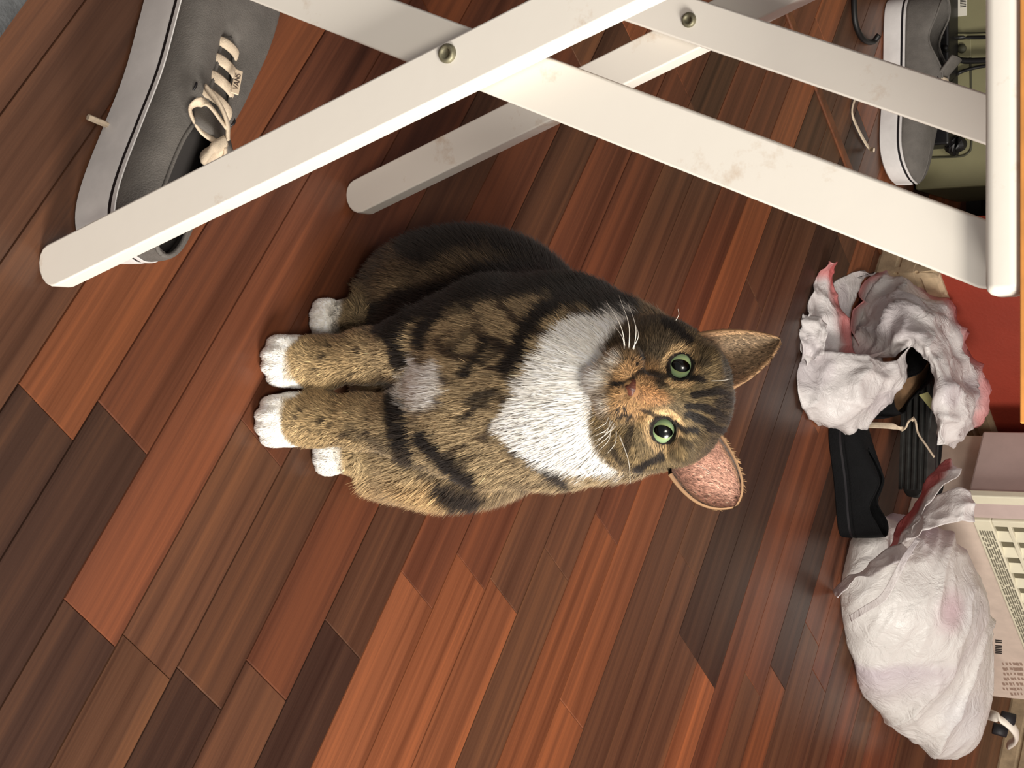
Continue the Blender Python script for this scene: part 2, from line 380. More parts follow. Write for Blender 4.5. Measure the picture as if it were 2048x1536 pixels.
class Field:
    def __init__(s, lo, hi, h):
        s.lo = np.array(lo); s.h = h; s.n = np.ceil((np.array(hi) - s.lo) / h).astype(int) + 1
        s.v = np.full(s.n, 0.05, dtype=np.float32)
    def block(s, c0, c1, pad):
        a = np.maximum(((np.minimum(c0, c1) - pad - s.lo) / s.h).astype(int), 0); b = np.minimum(((np.maximum(c0, c1) + pad - s.lo) / s.h).astype(int) + 2, s.n)
        sl = tuple(slice(x, y) for x, y in zip(a, b))
        g = [s.lo[i] + s.h * np.arange(a[i], b[i]) for i in range(3)]
        X, Y, Z = np.meshgrid(*g, indexing='ij', copy=False)
        return sl, X, Y, Z
    def blend(s, sl, d, k, sub=False):
        a = s.v[sl]
        if sub:                                            # smooth subtraction
            h = np.clip(.5 - .5 * (a + d) / k, 0, 1); s.v[sl] = (a * (1 - h) + (-d) * h + k * h * (1 - h)).astype(np.float32)
        else:
            h = np.clip(.5 + .5 * (a - d) / k, 0, 1); s.v[sl] = (a * (1 - h) + d * h - k * h * (1 - h)).astype(np.float32)
    def ell(s, c, r, k=.02, A=None, sub=False):
        c = npv(c); r = np.array(r, dtype=float); R = r.max()
        sl, X, Y, Z = s.block(c, c, R + k + .012)
        P = [X - c[0], Y - c[1], Z - c[2]]
        if A is not None: P = [A[i][0] * P[0] + A[i][1] * P[1] + A[i][2] * P[2] for i in range(3)]
        k0 = np.sqrt(sum((p / q) ** 2 for p, q in zip(P, r))) + 1e-9; k1 = np.sqrt(sum((p / q ** 2) ** 2 for p, q in zip(P, r))) + 1e-9
        s.blend(sl, k0 * (k0 - 1) / k1, k, sub)
    def cone(s, a, b, ra, rb, k=.02):
        a = npv(a); b = npv(b); ba = b - a
        sl, X, Y, Z = s.block(a, b, max(ra, rb) + k + .012)
        P = [X - a[0], Y - a[1], Z - a[2]]
        t = np.clip((P[0] * ba[0] + P[1] * ba[1] + P[2] * ba[2]) / (ba @ ba), 0, 1)
        d = np.sqrt(sum((p - t * q) ** 2 for p, q in zip(P, ba))) - (ra + (rb - ra) * t)
        s.blend(sl, d, k)
    def chain(s, pts, k=.02):
        for (p, r), (q, r2) in zip(pts[:-1], pts[1:]): s.cone(p, q, r, r2, k)
    def nets(s):
        v = s.v; ins = v < 0; nx, ny, nz = v.shape
        c = np.zeros((nx - 1, ny - 1, nz - 1), dtype=np.int8)
        for i in (0, 1):
            for j in (0, 1):
                for k in (0, 1): c += ins[i:nx - 1 + i, j:ny - 1 + j, k:nz - 1 + k]
        act = (c > 0) & (c < 8); I = np.argwhere(act); idx = np.full(act.shape, -1, dtype=np.int64); idx[tuple(I.T)] = np.arange(len(I))
        acc = np.zeros((len(I), 3)); cnt = np.zeros(len(I))
        cor = [(i, j, k) for i in (0, 1) for j in (0, 1) for k in (0, 1)]
        for p in cor:
            for ax in range(3):
                if p[ax]: continue
                q = list(p); q[ax] = 1
                va = v[tuple((I + p).T)].astype(float); vb = v[tuple((I + q).T)].astype(float); mk = (va < 0) != (vb < 0)
                t = np.where(mk, va / np.where(mk, va - vb, 1), 0)
                P = np.tile(np.array(p, dtype=float), (len(I), 1)); P[:, ax] += t
                acc[mk] += P[mk]; cnt[mk] += 1
        V = s.lo + s.h * (I + acc / cnt[:, None]); Fs = []
        for ax in range(3):
            a1, a2 = (ax + 1) % 3, (ax + 2) % 3
            sA = [slice(None)] * 3; sB = [slice(None)] * 3; sA[ax] = slice(0, -1); sB[ax] = slice(1, None)
            E = np.argwhere(ins[tuple(sA)] != ins[tuple(sB)]); E = E[(E[:, a1] > 0) & (E[:, a2] > 0) & (E[:, a1] < v.shape[a1] - 1) & (E[:, a2] < v.shape[a2] - 1)]
            o1 = np.zeros(3, int); o1[a1] = 1; o2 = np.zeros(3, int); o2[a2] = 1
            q = np.stack([idx[tuple((E - o1 - o2).T)], idx[tuple((E - o2).T)], idx[tuple(E.T)], idx[tuple((E - o1).T)]], 1)
            fl_ = ~ins[tuple(E.T)]; q[fl_] = q[fl_][:, ::-1]; Fs.append(q)
        return V, np.concatenate(Fs)
def relax(V, F, it=2, lam=.5):
    e = np.concatenate([F[:, [0, 1]], F[:, [1, 2]], F[:, [2, 3]], F[:, [3, 0]]])
    for _ in range(it):
        A = np.zeros_like(V); n = np.zeros(len(V))
        for i in range(3): A[:, i] = np.bincount(e[:, 0], V[e[:, 1], i], len(V)) + np.bincount(e[:, 1], V[e[:, 0], i], len(V))
        n = np.bincount(e[:, 0], minlength=len(V)) + np.bincount(e[:, 1], minlength=len(V))
        V = V + lam * (A / n[:, None] - V)
    return V
def vnormals(V, F):
    n = np.cross(V[F[:, 2]] - V[F[:, 0]], V[F[:, 3]] - V[F[:, 1]]); N = np.zeros_like(V)
    for i in range(3): N[:, i] = sum(np.bincount(F[:, j], n[:, i], len(V)) for j in range(4))
    return N / (np.linalg.norm(N, axis=1, keepdims=True) + 1e-12)

# head frame: the face looks up towards the camera, tilted to one side
EYE = D(1343, 797, .978); hy = (Vector((0, 0, CAM_H)) - EYE).normalized()
hx = (cR * 125 + cU * -33); hx = (hx - hy * hx.dot(hy)).normalized(); hz = hx.cross(hy) * -1
if hz.z < 0: hz = -hz
HO = EYE - hy * .030                          # middle of the head
def H(x, y, z): return HO + hx * x + hy * y + hz * z
HA = [npv(hx), npv(hy), npv(hz)]
KH = (EYE - Vector((0, 0, CAM_H))).dot(cF) / FPX
def hloc(px, py):                             # image pixel on the face -> head-frame x, z
    dx, dz = (py - 797) * KH, (px - 1343) * KH; return dx * .967 - dz * .255, dx * .255 + dz * .967

fd = Field((-.165, .92, -.012), (.145, 1.32, .45), .002)
# trunk
fd.ell((-.018, 1.170, .085), (.088, .080, .080))
fd.ell((-.072, 1.130, .080), (.050, .070, .078), .03)
fd.ell((.052, 1.125, .072), (.045, .066, .072), .03)
fd.cone((-.012, 1.145, .105), (-.004, 1.052, .215), .082, .066, .03)
fd.ell((.0, 1.055, .215), (.068, .058, .07), .03)
fd.ell((.003, 1.018, .195), (.052, .040, .072), .03)
fd.cone((-.002, 1.045, .235), (.006, 1.028, .295), .060, .050, .03)
fd.ell((.006, 1.000, .262), (.046, .036, .045), .03)      # ruff
fd.ell((-.002, 1.075, .085), (.055, .045, .06), .03)
# fore legs
for sx, pw, top, el in ((-1, G(552, 722), (-.040, 1.030, .175), (-.027, 1.018, .110)), (1, G(540, 842), (.036, 1.028, .175), (.031, 1.014, .110))):
    wr = (pw.x - sx * .001, pw.y + .016, .035)
    fd.chain([(top, .036), (el, .0215), (((el[0] + wr[0]) / 2, (el[1] + wr[1]) / 2 + .002, .07), .0165), (wr, .0155), ((pw.x, pw.y + .008, .018), .016)], .016)
    fd.ell((pw.x, pw.y, .0155), (.0185, .0215, .0155), .01)
    for i, (ox, oy) in enumerate(((-.0135, -.010), (-.0048, -.0165), (.0048, -.0165), (.0135, -.010))):
        fd.ell((pw.x + ox, pw.y + oy, .0125), (.0062, .0095, .0105), .0035)
# hind feet
for px, py, ax in ((634, 640, -.10), (640, 908, .10)):
    p = G(px, py)
    fd.cone((p.x, p.y + .010, .0145), (p.x + ax * .05, p.y + .075, .02), .0150, .026, .02)
    for ox, oy in ((-.011, -.004), (-.004, -.008), (.004, -.008), (.011, -.004)): fd.ell((p.x + ox, p.y + oy, .012), (.0058, .009, .0105), .004)
# tail curled behind
fd.chain([((-.02, 1.235, .04), .026), ((-.05, 1.262, .02), .02), ((-.09, 1.25, .017), .017), ((-.105, 1.22, .016), .015)], .02)
# head
fd.ell(H(0, -.012, .0055), (.0410, .044, .0330), .02, HA)
for s in (-1, 1):
    fd.ell(H(s * .0255, -.004, -.016), (.0215, .026, .020), .015, HA)      # cheeks
    fd.ell(H(s * .0105, .0300, -.034), (.0145, .0150, .0105), .008, HA)   # whisker pads
    fd.ell(H(s * .022, .018, .0155), (.014, .010, .008), .010, HA)        # brows
fd.ell(H(0, .0235, -.043), (.012, .0135, .009), .008, HA)                 # chin
fd.cone(H(0, .021, .010), H(0, .0385, -.022), .0125, .0085, .010)         # bridge of the nose
fd.ell(H(0, .0425, -.0275), (.0068, .0055, .0052), .005, HA)
fd.cone(H(0, -.028, -.016), (.005, 1.035, .290), .037, .048, .03)
EYES = []
for s, (px, py) in ((-1, (1361, 733)), (1, (1327, 861))):
    x, z = hloc(px, py); c = H(x, .0150, z); EYES.append((s, c, x, z))
    fd.ell(H(x, .026, z), (.0098, .012, .0088), .004, HA, sub=True)
    fd.ell(H(x, .0135, z), (.0100, .0100, .0100), .003, HA)
for s in (-1, 1): fd.ell(H(s * .0052, .0462, -.0290), (.0016, .003, .0012), .002, HA, sub=True)
bV, bF = fd.nets(); bV = relax(bV, bF, 2, .45)
bV[:, 2] = np.maximum(bV[:, 2], .0005)

# ears: thin cups
def ear(P, Q, T, yb, yt, bow, swap):
    # P outer base, Q inner base, T tip (spots of the photograph); yb, yt depth in the head frame
    def hp(p, y): x, z = hloc(*p); return npv(H(x, y, z))
    nu, nv = 22, 26; p0, q0, t0 = hp(P[0], yb[0]), hp(Q[0], yb[1]), hp(T, yt)
    pc, qc = hp(P[1], (yb[0] + yt) / 2), hp(Q[1], (yb[1] + yt) / 2)
    back = -npv(hy); out = np.zeros((nv, nu, 3))
    for i in range(nv):
        t = i / (nv - 1); t2 = t
        L = (1 - t2) ** 2 * p0 + 2 * t2 * (1 - t2) * pc + t2 * t2 * t0; R_ = (1 - t2) ** 2 * q0 + 2 * t2 * (1 - t2) * qc + t2 * t2 * t0
        for j in range(nu):
            u = j / (nu - 1); b = 4 * u * (1 - u)
            out[i, j] = L * (1 - u) + R_ * u + back * (bow * b ** .8 * (1 - t) ** .6) - npv(hz) * (.010 * b * (1 - t) ** 2)
    return out
E1 = ear([(1392, 672), (1480, 646)], [(1466, 772), (1545, 735)], (1568, 674), (-.004, -.004), -.018, .016, False)
E2 = ear([(1344, 950), (1398, 1040)], [(1440, 876), (1510, 972)], (1474, 1020), (-.002, -.004), -.014, .016, True)
earV, earF, earUV = [], [], []; base = len(bV)
for E in (E1, E2):
    n, k = E.shape[:2]; v, f = grid_vf(E)
    tu = np.gradient(E, axis=1); tv = np.gradient(E, axis=0); N = np.cross(tu, tv); N /= np.linalg.norm(N, axis=2, keepdims=True) + 1e-12
    sg = np.sign((N.reshape(-1, 3) @ npv(hy)).mean()); N = N * sg           # towards the viewer = inside of the ear
    th = .0030 * (1 - np.linspace(0, 1, n)[:, None, None] * .6)
    v2 = (E - N * th).reshape(-1, 3); off = len(v)
    g = f if sg > 0 else f[:, ::-1]
    ring = np.concatenate([np.arange(0, n * k, k), (n - 1) * k + np.arange(1, k), np.arange(n * k - 1, 0, -k)[1:]]); ring = ring[:-1] if ring[-1] == k - 1 and False else ring
    rim = np.array([(ring[i], ring[i + 1], ring[i + 1] + off, ring[i] + off) for i in range(len(ring) - 1)])
    earF.append(np.concatenate([g, g[:, ::-1] + off, rim]) + base); earV.append(np.concatenate([v, v2]))
    tt = np.repeat(np.linspace(0, 1, n), k); uu = np.tile(np.linspace(0, 1, k), n)
    earUV.append(np.stack([np.concatenate([uu, uu]), np.concatenate([tt, tt]), np.concatenate([np.ones(n * k), np.zeros(n * k)])], 1))
    base += 2 * n * k
aV = np.concatenate([bV] + earV); aF = np.concatenate([bF] + earF); aN = vnormals(aV, aF)
nb = len(bV)

# ---------------------------------------------------------------- coat markings, with side shade painted in
rngc = np.random.default_rng(3)
def vnoise(P, s, seed=0):                       # cheap value noise, vectorised
    q = P * s + seed * 17.3; i = np.floor(q).astype(np.int64); f = q - i; f = f * f * (3 - 2 * f); out = 0
    for dx in (0, 1):
        for dy in (0, 1):
            for dz in (0, 1):
                h = ((i[:, 0] + dx) * 374761393 + (i[:, 1] + dy) * 668265263 + (i[:, 2] + dz) * 2147483647 + seed * 97) & 0xffffffff
                h = (h ^ (h >> 13)) * 1274126177 & 0xffffffff; h = ((h ^ (h >> 16)) & 0xffff) / 65535.0
                out = out + h * (f[:, 0] if dx else 1 - f[:, 0]) * (f[:, 1] if dy else 1 - f[:, 1]) * (f[:, 2] if dz else 1 - f[:, 2])
    return out
CU, CF_, O3 = npv(cU), npv(cF), np.array([0, 0, CAM_H])
def image_px(P):                                   # camera projection of points to image pixels, where the body markings are laid out
    q = P - O3; z = q @ CF_; return 1024 + FPX * (q @ CU) / z, 768 + FPX * q[:, 0] / z
def seg_d(x, y, pts):
    d = np.full(len(x), 1e9)
    for (a, b), (c, e) in zip(pts[:-1], pts[1:]):
        vx, vy = c - a, e - b; t = np.clip(((x - a) * vx + (y - b) * vy) / (vx * vx + vy * vy), 0, 1)
        d = np.minimum(d, np.hypot(x - a - t * vx, y - b - t * vy))
    return d
def sm(e0, e1_, x): t = np.clip((x - e0) / (e1_ - e0), 0, 1); return t * t * (3 - 2 * t)
def over(C, m, col): return C + (np.asarray(lin(col)) - C) * m[:, None]
BLACK = (34, 28, 24)
c6 = lambda x, y: (1180 + x * .2668, 620 + y * .2668)
c5 = lambda x, y: (480 + x * .4167, 420 + y * .4167)
c7 = lambda x, y: (980 + x * .3125, 560 + y * .3125)
HEADC = npv(HO)
def head_mask(P):
    q = (P - HEADC); l = np.stack([q @ npv(hx), q @ npv(hy), q @ npv(hz)], 1)
    r = np.sqrt((l[:, 0] / .062) ** 2 + ((l[:, 1] - .0) / .062) ** 2 + ((l[:, 2] + .002) / .055) ** 2)
    return sm(1.06, .94, r), l
def coat(P, N):
    x, y = image_px(P); n1 = vnoise(P, 90, 1) - .5; n2 = vnoise(P, 240, 2) - .5; n3 = vnoise(P, 40, 3) - .5
    xw = x + n1 * 16 + n2 * 12; yw = y + n1 * 14 - n2 * 12
    C = np.tile(lin((168, 146, 111)), (len(P), 1))
    # broad tones
    C = over(C, sm(640, 560, yw) * sm(640, 760, x) * .85, (84, 70, 52))                       # side away from the window, its shade painted in
    C = over(C, sm(800, 640, xw) * .45, (178, 148, 102))                                       # sandy legs
    C = over(C, sm(930, 990, yw) * sm(1050, 850, x) * .8, (188, 154, 108))                     # sandy flank
    C = over(C, sm(60, 0, seg_d(xw, yw, [(690, 560), (790, 500)])) * .7, (120, 94, 64))
    C = over(C, sm(1.12, 1.2, P[:, 1] + n3 * .04) * .75, (72, 60, 46))                         # back
    # fine broken stripes slanting over the chest
    ph = (x * .42 + np.abs(y - 800) * .80 + n3 * 60) / 8.2; st = sm(.25, .8, np.sin(ph + n1 * 3.5)) * sm(-.12, .22, n3 + n2 * .7)
    area_ = sm(800, 860, x) * sm(1260, 1180, x) * sm(560, 620, y) * sm(985, 945, y); C = over(C, st * area_ * .9, (58, 44, 34))
    ph2 = (y * .55 - x * .35 + n3 * 70) / 10.0; C = over(C, sm(.45, .9, np.sin(ph2)) * sm(860, 900, x) * sm(930, 960, y) * .5, (70, 58, 46))
    def band(pts, wd, s=1.0, col=BLACK, soft=.55):
        nonlocal C
        C = over(C, sm(wd * 1.45, wd * soft * 1.45, seg_d(xw, yw, pts)) * min(1, s * 1.1), col)
    band([(772, 640), (880, 592), (1000, 566), (1120, 568), (1240, 620)], 34, .95)
    band([(838, 503), (917, 470), (1063, 490), (1200, 565)], 40, .95)
    band([(760, 520), (850, 560), (960, 520)], 20, .5, (70, 56, 42))
    band([(772, 653), (788, 690), (803, 730)], 17); band([(786, 792), (794, 850), (809, 905)], 19)
    band([(845, 690), (862, 655), (882, 632)], 13, .95); band([(852, 872), (890, 910), (940, 950)], 13, .95)
    band([(884, 974), (938, 991)], 18, .9); band([(1027, 738), (1062, 670), (1092, 636), (1140, 610)], 17, .95)
    band([(1040, 856), (1075, 905), (1130, 950)], 13, .9); band([(700, 862), (800, 905), (880, 955), (960, 975)], 10, .6, (60, 50, 40))
    band([(940, 742), (985, 690)], 9, .85); band([(985, 730), (1010, 690)], 8, .7); band([(918, 700), (945, 672)], 8, .6)
    band([(945, 800), (1000, 780)], 7, .8); band([(935, 830), (985, 800)], 7, .7); band([(910, 902), (955, 935)], 7, .7)
    band([(900, 640), (960, 610), (1040, 600)], 9, .6)
    for px, py, r in ((640, 712, 10), (717, 707, 9), (592, 840, 11), (634, 836, 10), (620, 862, 11), (655, 848, 8), (728, 868, 9), (690, 872, 10), (650, 690, 8), (690, 660, 12), (740, 650, 13), (612, 690, 8), (700, 745, 6), (735, 840, 7), (760, 870, 7), (600, 822, 9), (625, 735, 6)):
        C = over(C, sm(r, r * .4, np.hypot((xw - px), (yw - py) * 1.2)) * .85, (50, 40, 32))
    C = over(C, sm(.075, .02, P[:, 2]) * sm(705, 655, yw) * sm(600, 640, x) * .6, (70, 58, 44))
    # white patches
    W = (246, 242, 234)
    C = over(C, sm(64, 34, np.hypot((x - 848) * .85, (y - 770) * 1.1) + n1 * 40 + n2 * 20), W)
    bib = np.array([(1004, 838), (1040, 770), (1088, 695), (1140, 655), (1215, 632), (1262, 640), (1240, 720), (1212, 790), (1216, 870), (1236, 940), (1160, 938), (1095, 925), (1040, 885)], float)
    ins = np.zeros(len(P), bool); dm = np.full(len(P), 1e9); j = len(bib) - 1
    for i in range(len(bib)):
        (ax, ay), (bx, by) = bib[i], bib[j]
        cr = ((ay > y) != (by > y)) & (x < (bx - ax) * (y - ay) / (by - ay + 1e-9) + ax); ins ^= cr; j = i
    dm = seg_d(x, y, [tuple(p) for p in bib] + [tuple(bib[0])]); sd = np.where(ins, dm, -dm) + n1 * 26 + n2 * 12
    hm, l = head_mask(P); front = sm(1.07, 1.04, P[:, 1])
    C = over(C, sm(-7, 8, sd) * front * (1 - hm * (1 - sm(-.042, -.049, l[:, 2]))), W)
    # paws
    pa = sm(.026, .019, P[:, 2] + n1 * .006) * (sm(1.028, 1.016, P[:, 1]) + sm(1.095, 1.08, P[:, 1]) * sm(690, 672, x)); C = over(C, np.clip(pa, 0, 1), W)
    # ---- face, in the head's own frame
    lx, lz = l[:, 0] * 1000, l[:, 2] * 1000; ax_ = np.abs(lx); jx = lx + n2 * 1.5 + n1 * 1.2; jz = lz + n1 * 1.6 - n2 * 1.2; aj = np.abs(jx)
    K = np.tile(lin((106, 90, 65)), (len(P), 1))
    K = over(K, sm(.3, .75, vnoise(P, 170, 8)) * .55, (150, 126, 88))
    K = over(K, sm(12, 32, jz) * .8, (56, 46, 34)); K = over(K, sm(-6, -22, jx) * sm(14, -6, jz) * .7, (60, 51, 42))  # dark crown; shade on the left of the face painted into the coat
    K = over(K, sm(-8, -16, jz) * sm(26, 14, aj) * .8, (168, 128, 86)); K = over(K, sm(-38, -46, jz) * sm(22, 12, aj) * .8, (206, 184, 152))
    K = over(K, sm(8, 3.5, np.hypot(jx - 1.5, (jz + 15) * .42)) * .9, (156, 112, 72))                                   # nose bridge
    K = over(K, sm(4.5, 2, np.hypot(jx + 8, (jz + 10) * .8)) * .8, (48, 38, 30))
    def fl(pts, wd, s=.95, col=BLACK):
        nonlocal K
        q = [tuple(1000 * v for v in hloc(*p)) for p in pts]; K = over(K, sm(wd * 1.2, wd * .65, seg_d(jx, jz, q)) * min(1, s * 1.05), col)
    for s, c, ex, ez in EYES:
        ex *= 1000; ez *= 1000; dx = (lx - ex) * math.cos(.3) + s * (lz - ez) * math.sin(.3); dz = (lz - ez) * math.cos(.3) - s * (lx - ex) * math.sin(.3)
        r = np.hypot(dx / 10.5, dz / 9.5)
        K = over(K, sm(1.52, 1.30, r + n2 * .2) * (.55 + .45 * sm(.3, -.6, np.abs(lx) / 21 - 1)), (208, 172, 124)); K = over(K, sm(1.08, .98, r), (30, 22, 18))
    fl([c6(560, 100), c6(660, 170), c6(740, 245)], 3.2); fl([c6(350, 1195), c6(430, 1130), c6(530, 1090)], 3.0)
    fl([c6(310, 880), c6(290, 960), c6(285, 1040)], 2.4, .8); fl([c6(180, 1040), c6(240, 1140)], 2.4, .7)
    fl([c6(730, 505), c6(850, 525)], 2.8); fl([c6(770, 632), c6(860, 628), c6(960, 615)], 2.6); fl([c6(735, 715), c6(850, 730), c6(950, 770)], 2.6)
    fl([c6(735, 780), c6(820, 810), c6(885, 852)], 3.0); fl([c6(640, 850), c6(700, 885), c6(785, 892)], 2.6); fl([c6(870, 880), c6(1000, 895)], 2.4); fl([c6(680, 970), c6(740, 1000)], 2.6, .7)
    fl([c6(930, 600), c6(1030, 640)], 2.6, .8); fl([c6(780, 400), c6(880, 400)], 3.0, .6); fl([c6(950, 700), c6(1060, 690)], 3.4, .7); fl([c6(960, 800), c6(1060, 830)], 3.4, .7)
    fl([c6(380, 470), c6(470, 470), c6(560, 505)], 2.6, .85); fl([c6(400, 760), c6(460, 770), c6(500, 790)], 2.2, .8)
    fl([c6(180, 555), c6(245, 558)], 1.5); fl([c6(245, 558), c6(300, 640)], 1.3, .8); fl([c6(245, 550), c6(350, 490)], 1.3, .8); fl([c6(180, 555), c6(150, 620)], 1.2, .6); fl([c6(180, 555), c6(165, 490)], 1.2, .6)
    for p in ((200, 340), (260, 380), (310, 375), (350, 410), (380, 355), (210, 755), (260, 745), (255, 785), (290, 790), (270, 815), (220, 800)): fl([c6(*p), c6(p[0] + 6, p[1])], 1.5, .9)
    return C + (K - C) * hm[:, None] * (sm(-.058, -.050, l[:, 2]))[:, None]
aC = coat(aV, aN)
# ears: pale pink inside, tabby behind, sandy rim
uv = np.concatenate(earUV); half = len(uv) // 2; ec = np.tile(lin((112, 92, 68)), (len(uv), 1)); e_in = uv[:, 2] > .5
edge = np.minimum(uv[:, 0], 1 - uv[:, 0]); ins_c = np.where((np.arange(len(uv)) < half)[:, None], lin((128, 106, 82))[None], lin((200, 152, 132))[None])
ec = np.where(e_in[:, None], ins_c, ec); ec = over(ec, sm(.08, .02, edge) * .9, (168, 132, 96)); ec = over(ec, e_in * sm(.35, .05, uv[:, 1]) * .35, (120, 80, 68))
aC[nb:] = ec
CATM = bpy.data.materials.new('cat_coat'); CATM.use_nodes = True; t = CATM.node_tree; b = t.nodes['Principled BSDF']
at = nd(t, 'ShaderNodeAttribute', attribute_name='coat'); t.links.new(at.outputs['Color'], b.inputs['Base Color'])
b.inputs['Roughness'].default_value = .62; b.inputs['Specular IOR Level'].default_value = .18; b.inputs['Sheen Weight'].default_value = .12
cat = empty('tabby_cat', (0, 1.06, 0)); tag(cat, 'brown tabby cat with white bib and paws sitting and looking up', 'cat')
Pc = np.array([0, 1.06, 0])
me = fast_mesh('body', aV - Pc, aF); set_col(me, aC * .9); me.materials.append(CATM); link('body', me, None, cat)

# ---------------------------------------------------------------- fur: strands rooted on the body
earUV_all = np.concatenate(earUV)
def make_fur(n):
    rg = np.random.default_rng(5)
    T = np.concatenate([aF[:, [0, 1, 2]], aF[:, [0, 2, 3]]]); a = aV[T[:, 0]]; ar = np.linalg.norm(np.cross(aV[T[:, 1]] - a, aV[T[:, 2]] - a), axis=1)
    ctr = aV[T].mean(1); nrm = aN[T].mean(1); hm, l = head_mask(ctr)
    wgt = ar * (1 + 3.2 * hm + .8 * ((ctr[:, 1] < 1.05) & (ctr[:, 2] > .15)) + 1.6 * (ctr[:, 2] < .05)); toc = O3 - ctr; toc /= np.linalg.norm(toc, axis=1, keepdims=True)
    wgt *= np.where((nrm * toc).sum(1) < -.25, .3, 1.0); wgt[ctr[:, 2] < .003] = 0
    for s, c, ex, ez in EYES: wgt[np.linalg.norm(ctr - npv(H(ex, .024, ez)), axis=1) < .0105] = 0
    wgt[(np.linalg.norm(ctr - npv(H(0, .0455, -.0275)), axis=1) < .0065)] = 0
    isear = (T >= nb).all(1); wgt[isear] *= .8
    uvc = np.zeros(len(T)); uvc[isear] = earUV_all[T[isear] - nb][:, :, 2].mean(1); wgt[isear & (uvc > .02) & (uvc < .98)] = 0
    i = rg.choice(len(T), n, p=wgt / wgt.sum()); r1 = np.sqrt(rg.random(n)); r2 = rg.random(n); B = np.stack([1 - r1, r1 * (1 - r2), r1 * r2], 1)
    P = (aV[T[i]] * B[..., None]).sum(1); N = (aN[T[i]] * B[..., None]).sum(1); N /= np.linalg.norm(N, axis=1, keepdims=True) + 1e-9
    Cc = (aC[T[i]] * B[..., None]).sum(1); body = ~isear[i]
    hm, l = head_mask(P)
    flow = np.stack([P[:, 0] * 1.2, .30 * np.ones(n), -1.0 * np.ones(n)], 1)                      # down and outwards over the trunk
    hf = npv(hx)[None] * (l[:, 0] * 22)[:, None] + npv(hz)[None] * ((l[:, 2] + .02) * 22)[:, None] - npv(hy)[None] * .55   # away from the nose over the head
    flow = flow * (1 - hm[:, None]) + hf * hm[:, None]
    ear_up = npv(hz) * .8 - npv(hy) * .1; flow[~body] = ear_up
    flow += rg.normal(0, .16, (n, 3)); flow -= N * (flow * N).sum(1, keepdims=True); flow /= np.linalg.norm(flow, axis=1, keepdims=True) + 1e-9
    L = np.full(n, .0150); z = P[:, 2]
    L = np.where((P[:, 1] > 1.07) & (z < .19), .0205, L)
    bibm = (np.abs(P[:, 0]) < .07) & (P[:, 1] < 1.04) & (z > .12); L = np.where(bibm, .0180, L)
    leg = (z < .125) & (P[:, 1] < 1.045); L = np.where(leg, .0070, L); L = np.where((z < .03) & (P[:, 1] < 1.09), .0034, L)
    face = .0036 + .0055 * sm(.012, .040, np.hypot(l[:, 0], l[:, 2] + .01)) + .003 * sm(.01, -.03, l[:, 1]); L = L * (1 - hm) + face * hm
    L[~body] = .0030; L *= rg.uniform(.65, 1.2, n)
    lift = np.where(hm > .5, .30, np.where((P[:, 1] > 1.06) & (z < .20), .62, .44)) + rg.normal(0, .10, n); lift[~body] = .2; lift = np.where((z < .03) & (P[:, 1] < 1.09), .25, lift)
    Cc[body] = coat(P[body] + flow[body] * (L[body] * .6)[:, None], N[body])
    d = flow + N * lift[:, None]; d /= np.linalg.norm(d, axis=1, keepdims=True)
    w = np.where(hm > .5, .00028, .00040) * rg.uniform(.7, 1.3, n); w = np.where(leg, .0003, w); w = w * (1 + .5 * sm(.45, .7, Cc.min(1)))
    s = np.cross(d, N); s /= np.linalg.norm(s, axis=1, keepdims=True) + 1e-9
    M1 = P + d * (L * .55)[:, None]; d2 = d * .86 + flow * .30 - np.array([0, 0, .12]); d2 /= np.linalg.norm(d2, axis=1, keepdims=True); Tp = M1 + d2 * (L * .45)[:, None]
    low = np.minimum(Tp[:, 2], M1[:, 2]) < .0006
    Tp[:, 2] = np.maximum(Tp[:, 2], .0006); M1[:, 2] = np.maximum(M1[:, 2], .0006)
    V = np.stack([P - s * w[:, None], P + s * w[:, None], M1 + s * (w * .75)[:, None], M1 - s * (w * .75)[:, None], Tp], 1).reshape(-1, 3)
    k = np.arange(n)[:, None] * 5; Q = k + np.array([[0, 1, 2, 3]]); T3 = k + np.array([[3, 2, 4]])
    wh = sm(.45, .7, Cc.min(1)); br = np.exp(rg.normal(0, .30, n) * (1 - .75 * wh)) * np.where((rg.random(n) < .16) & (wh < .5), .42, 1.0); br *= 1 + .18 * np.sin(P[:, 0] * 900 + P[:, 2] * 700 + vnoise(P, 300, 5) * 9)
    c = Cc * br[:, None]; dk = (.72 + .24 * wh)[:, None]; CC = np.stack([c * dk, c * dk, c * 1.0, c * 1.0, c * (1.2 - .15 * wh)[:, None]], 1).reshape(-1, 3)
    NN = np.repeat(N * .9 + d * .0, 5, 0)
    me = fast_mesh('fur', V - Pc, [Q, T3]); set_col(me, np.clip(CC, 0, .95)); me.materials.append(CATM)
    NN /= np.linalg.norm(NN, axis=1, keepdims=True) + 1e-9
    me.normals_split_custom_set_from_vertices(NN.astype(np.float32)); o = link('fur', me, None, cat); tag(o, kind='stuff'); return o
make_fur(340000)

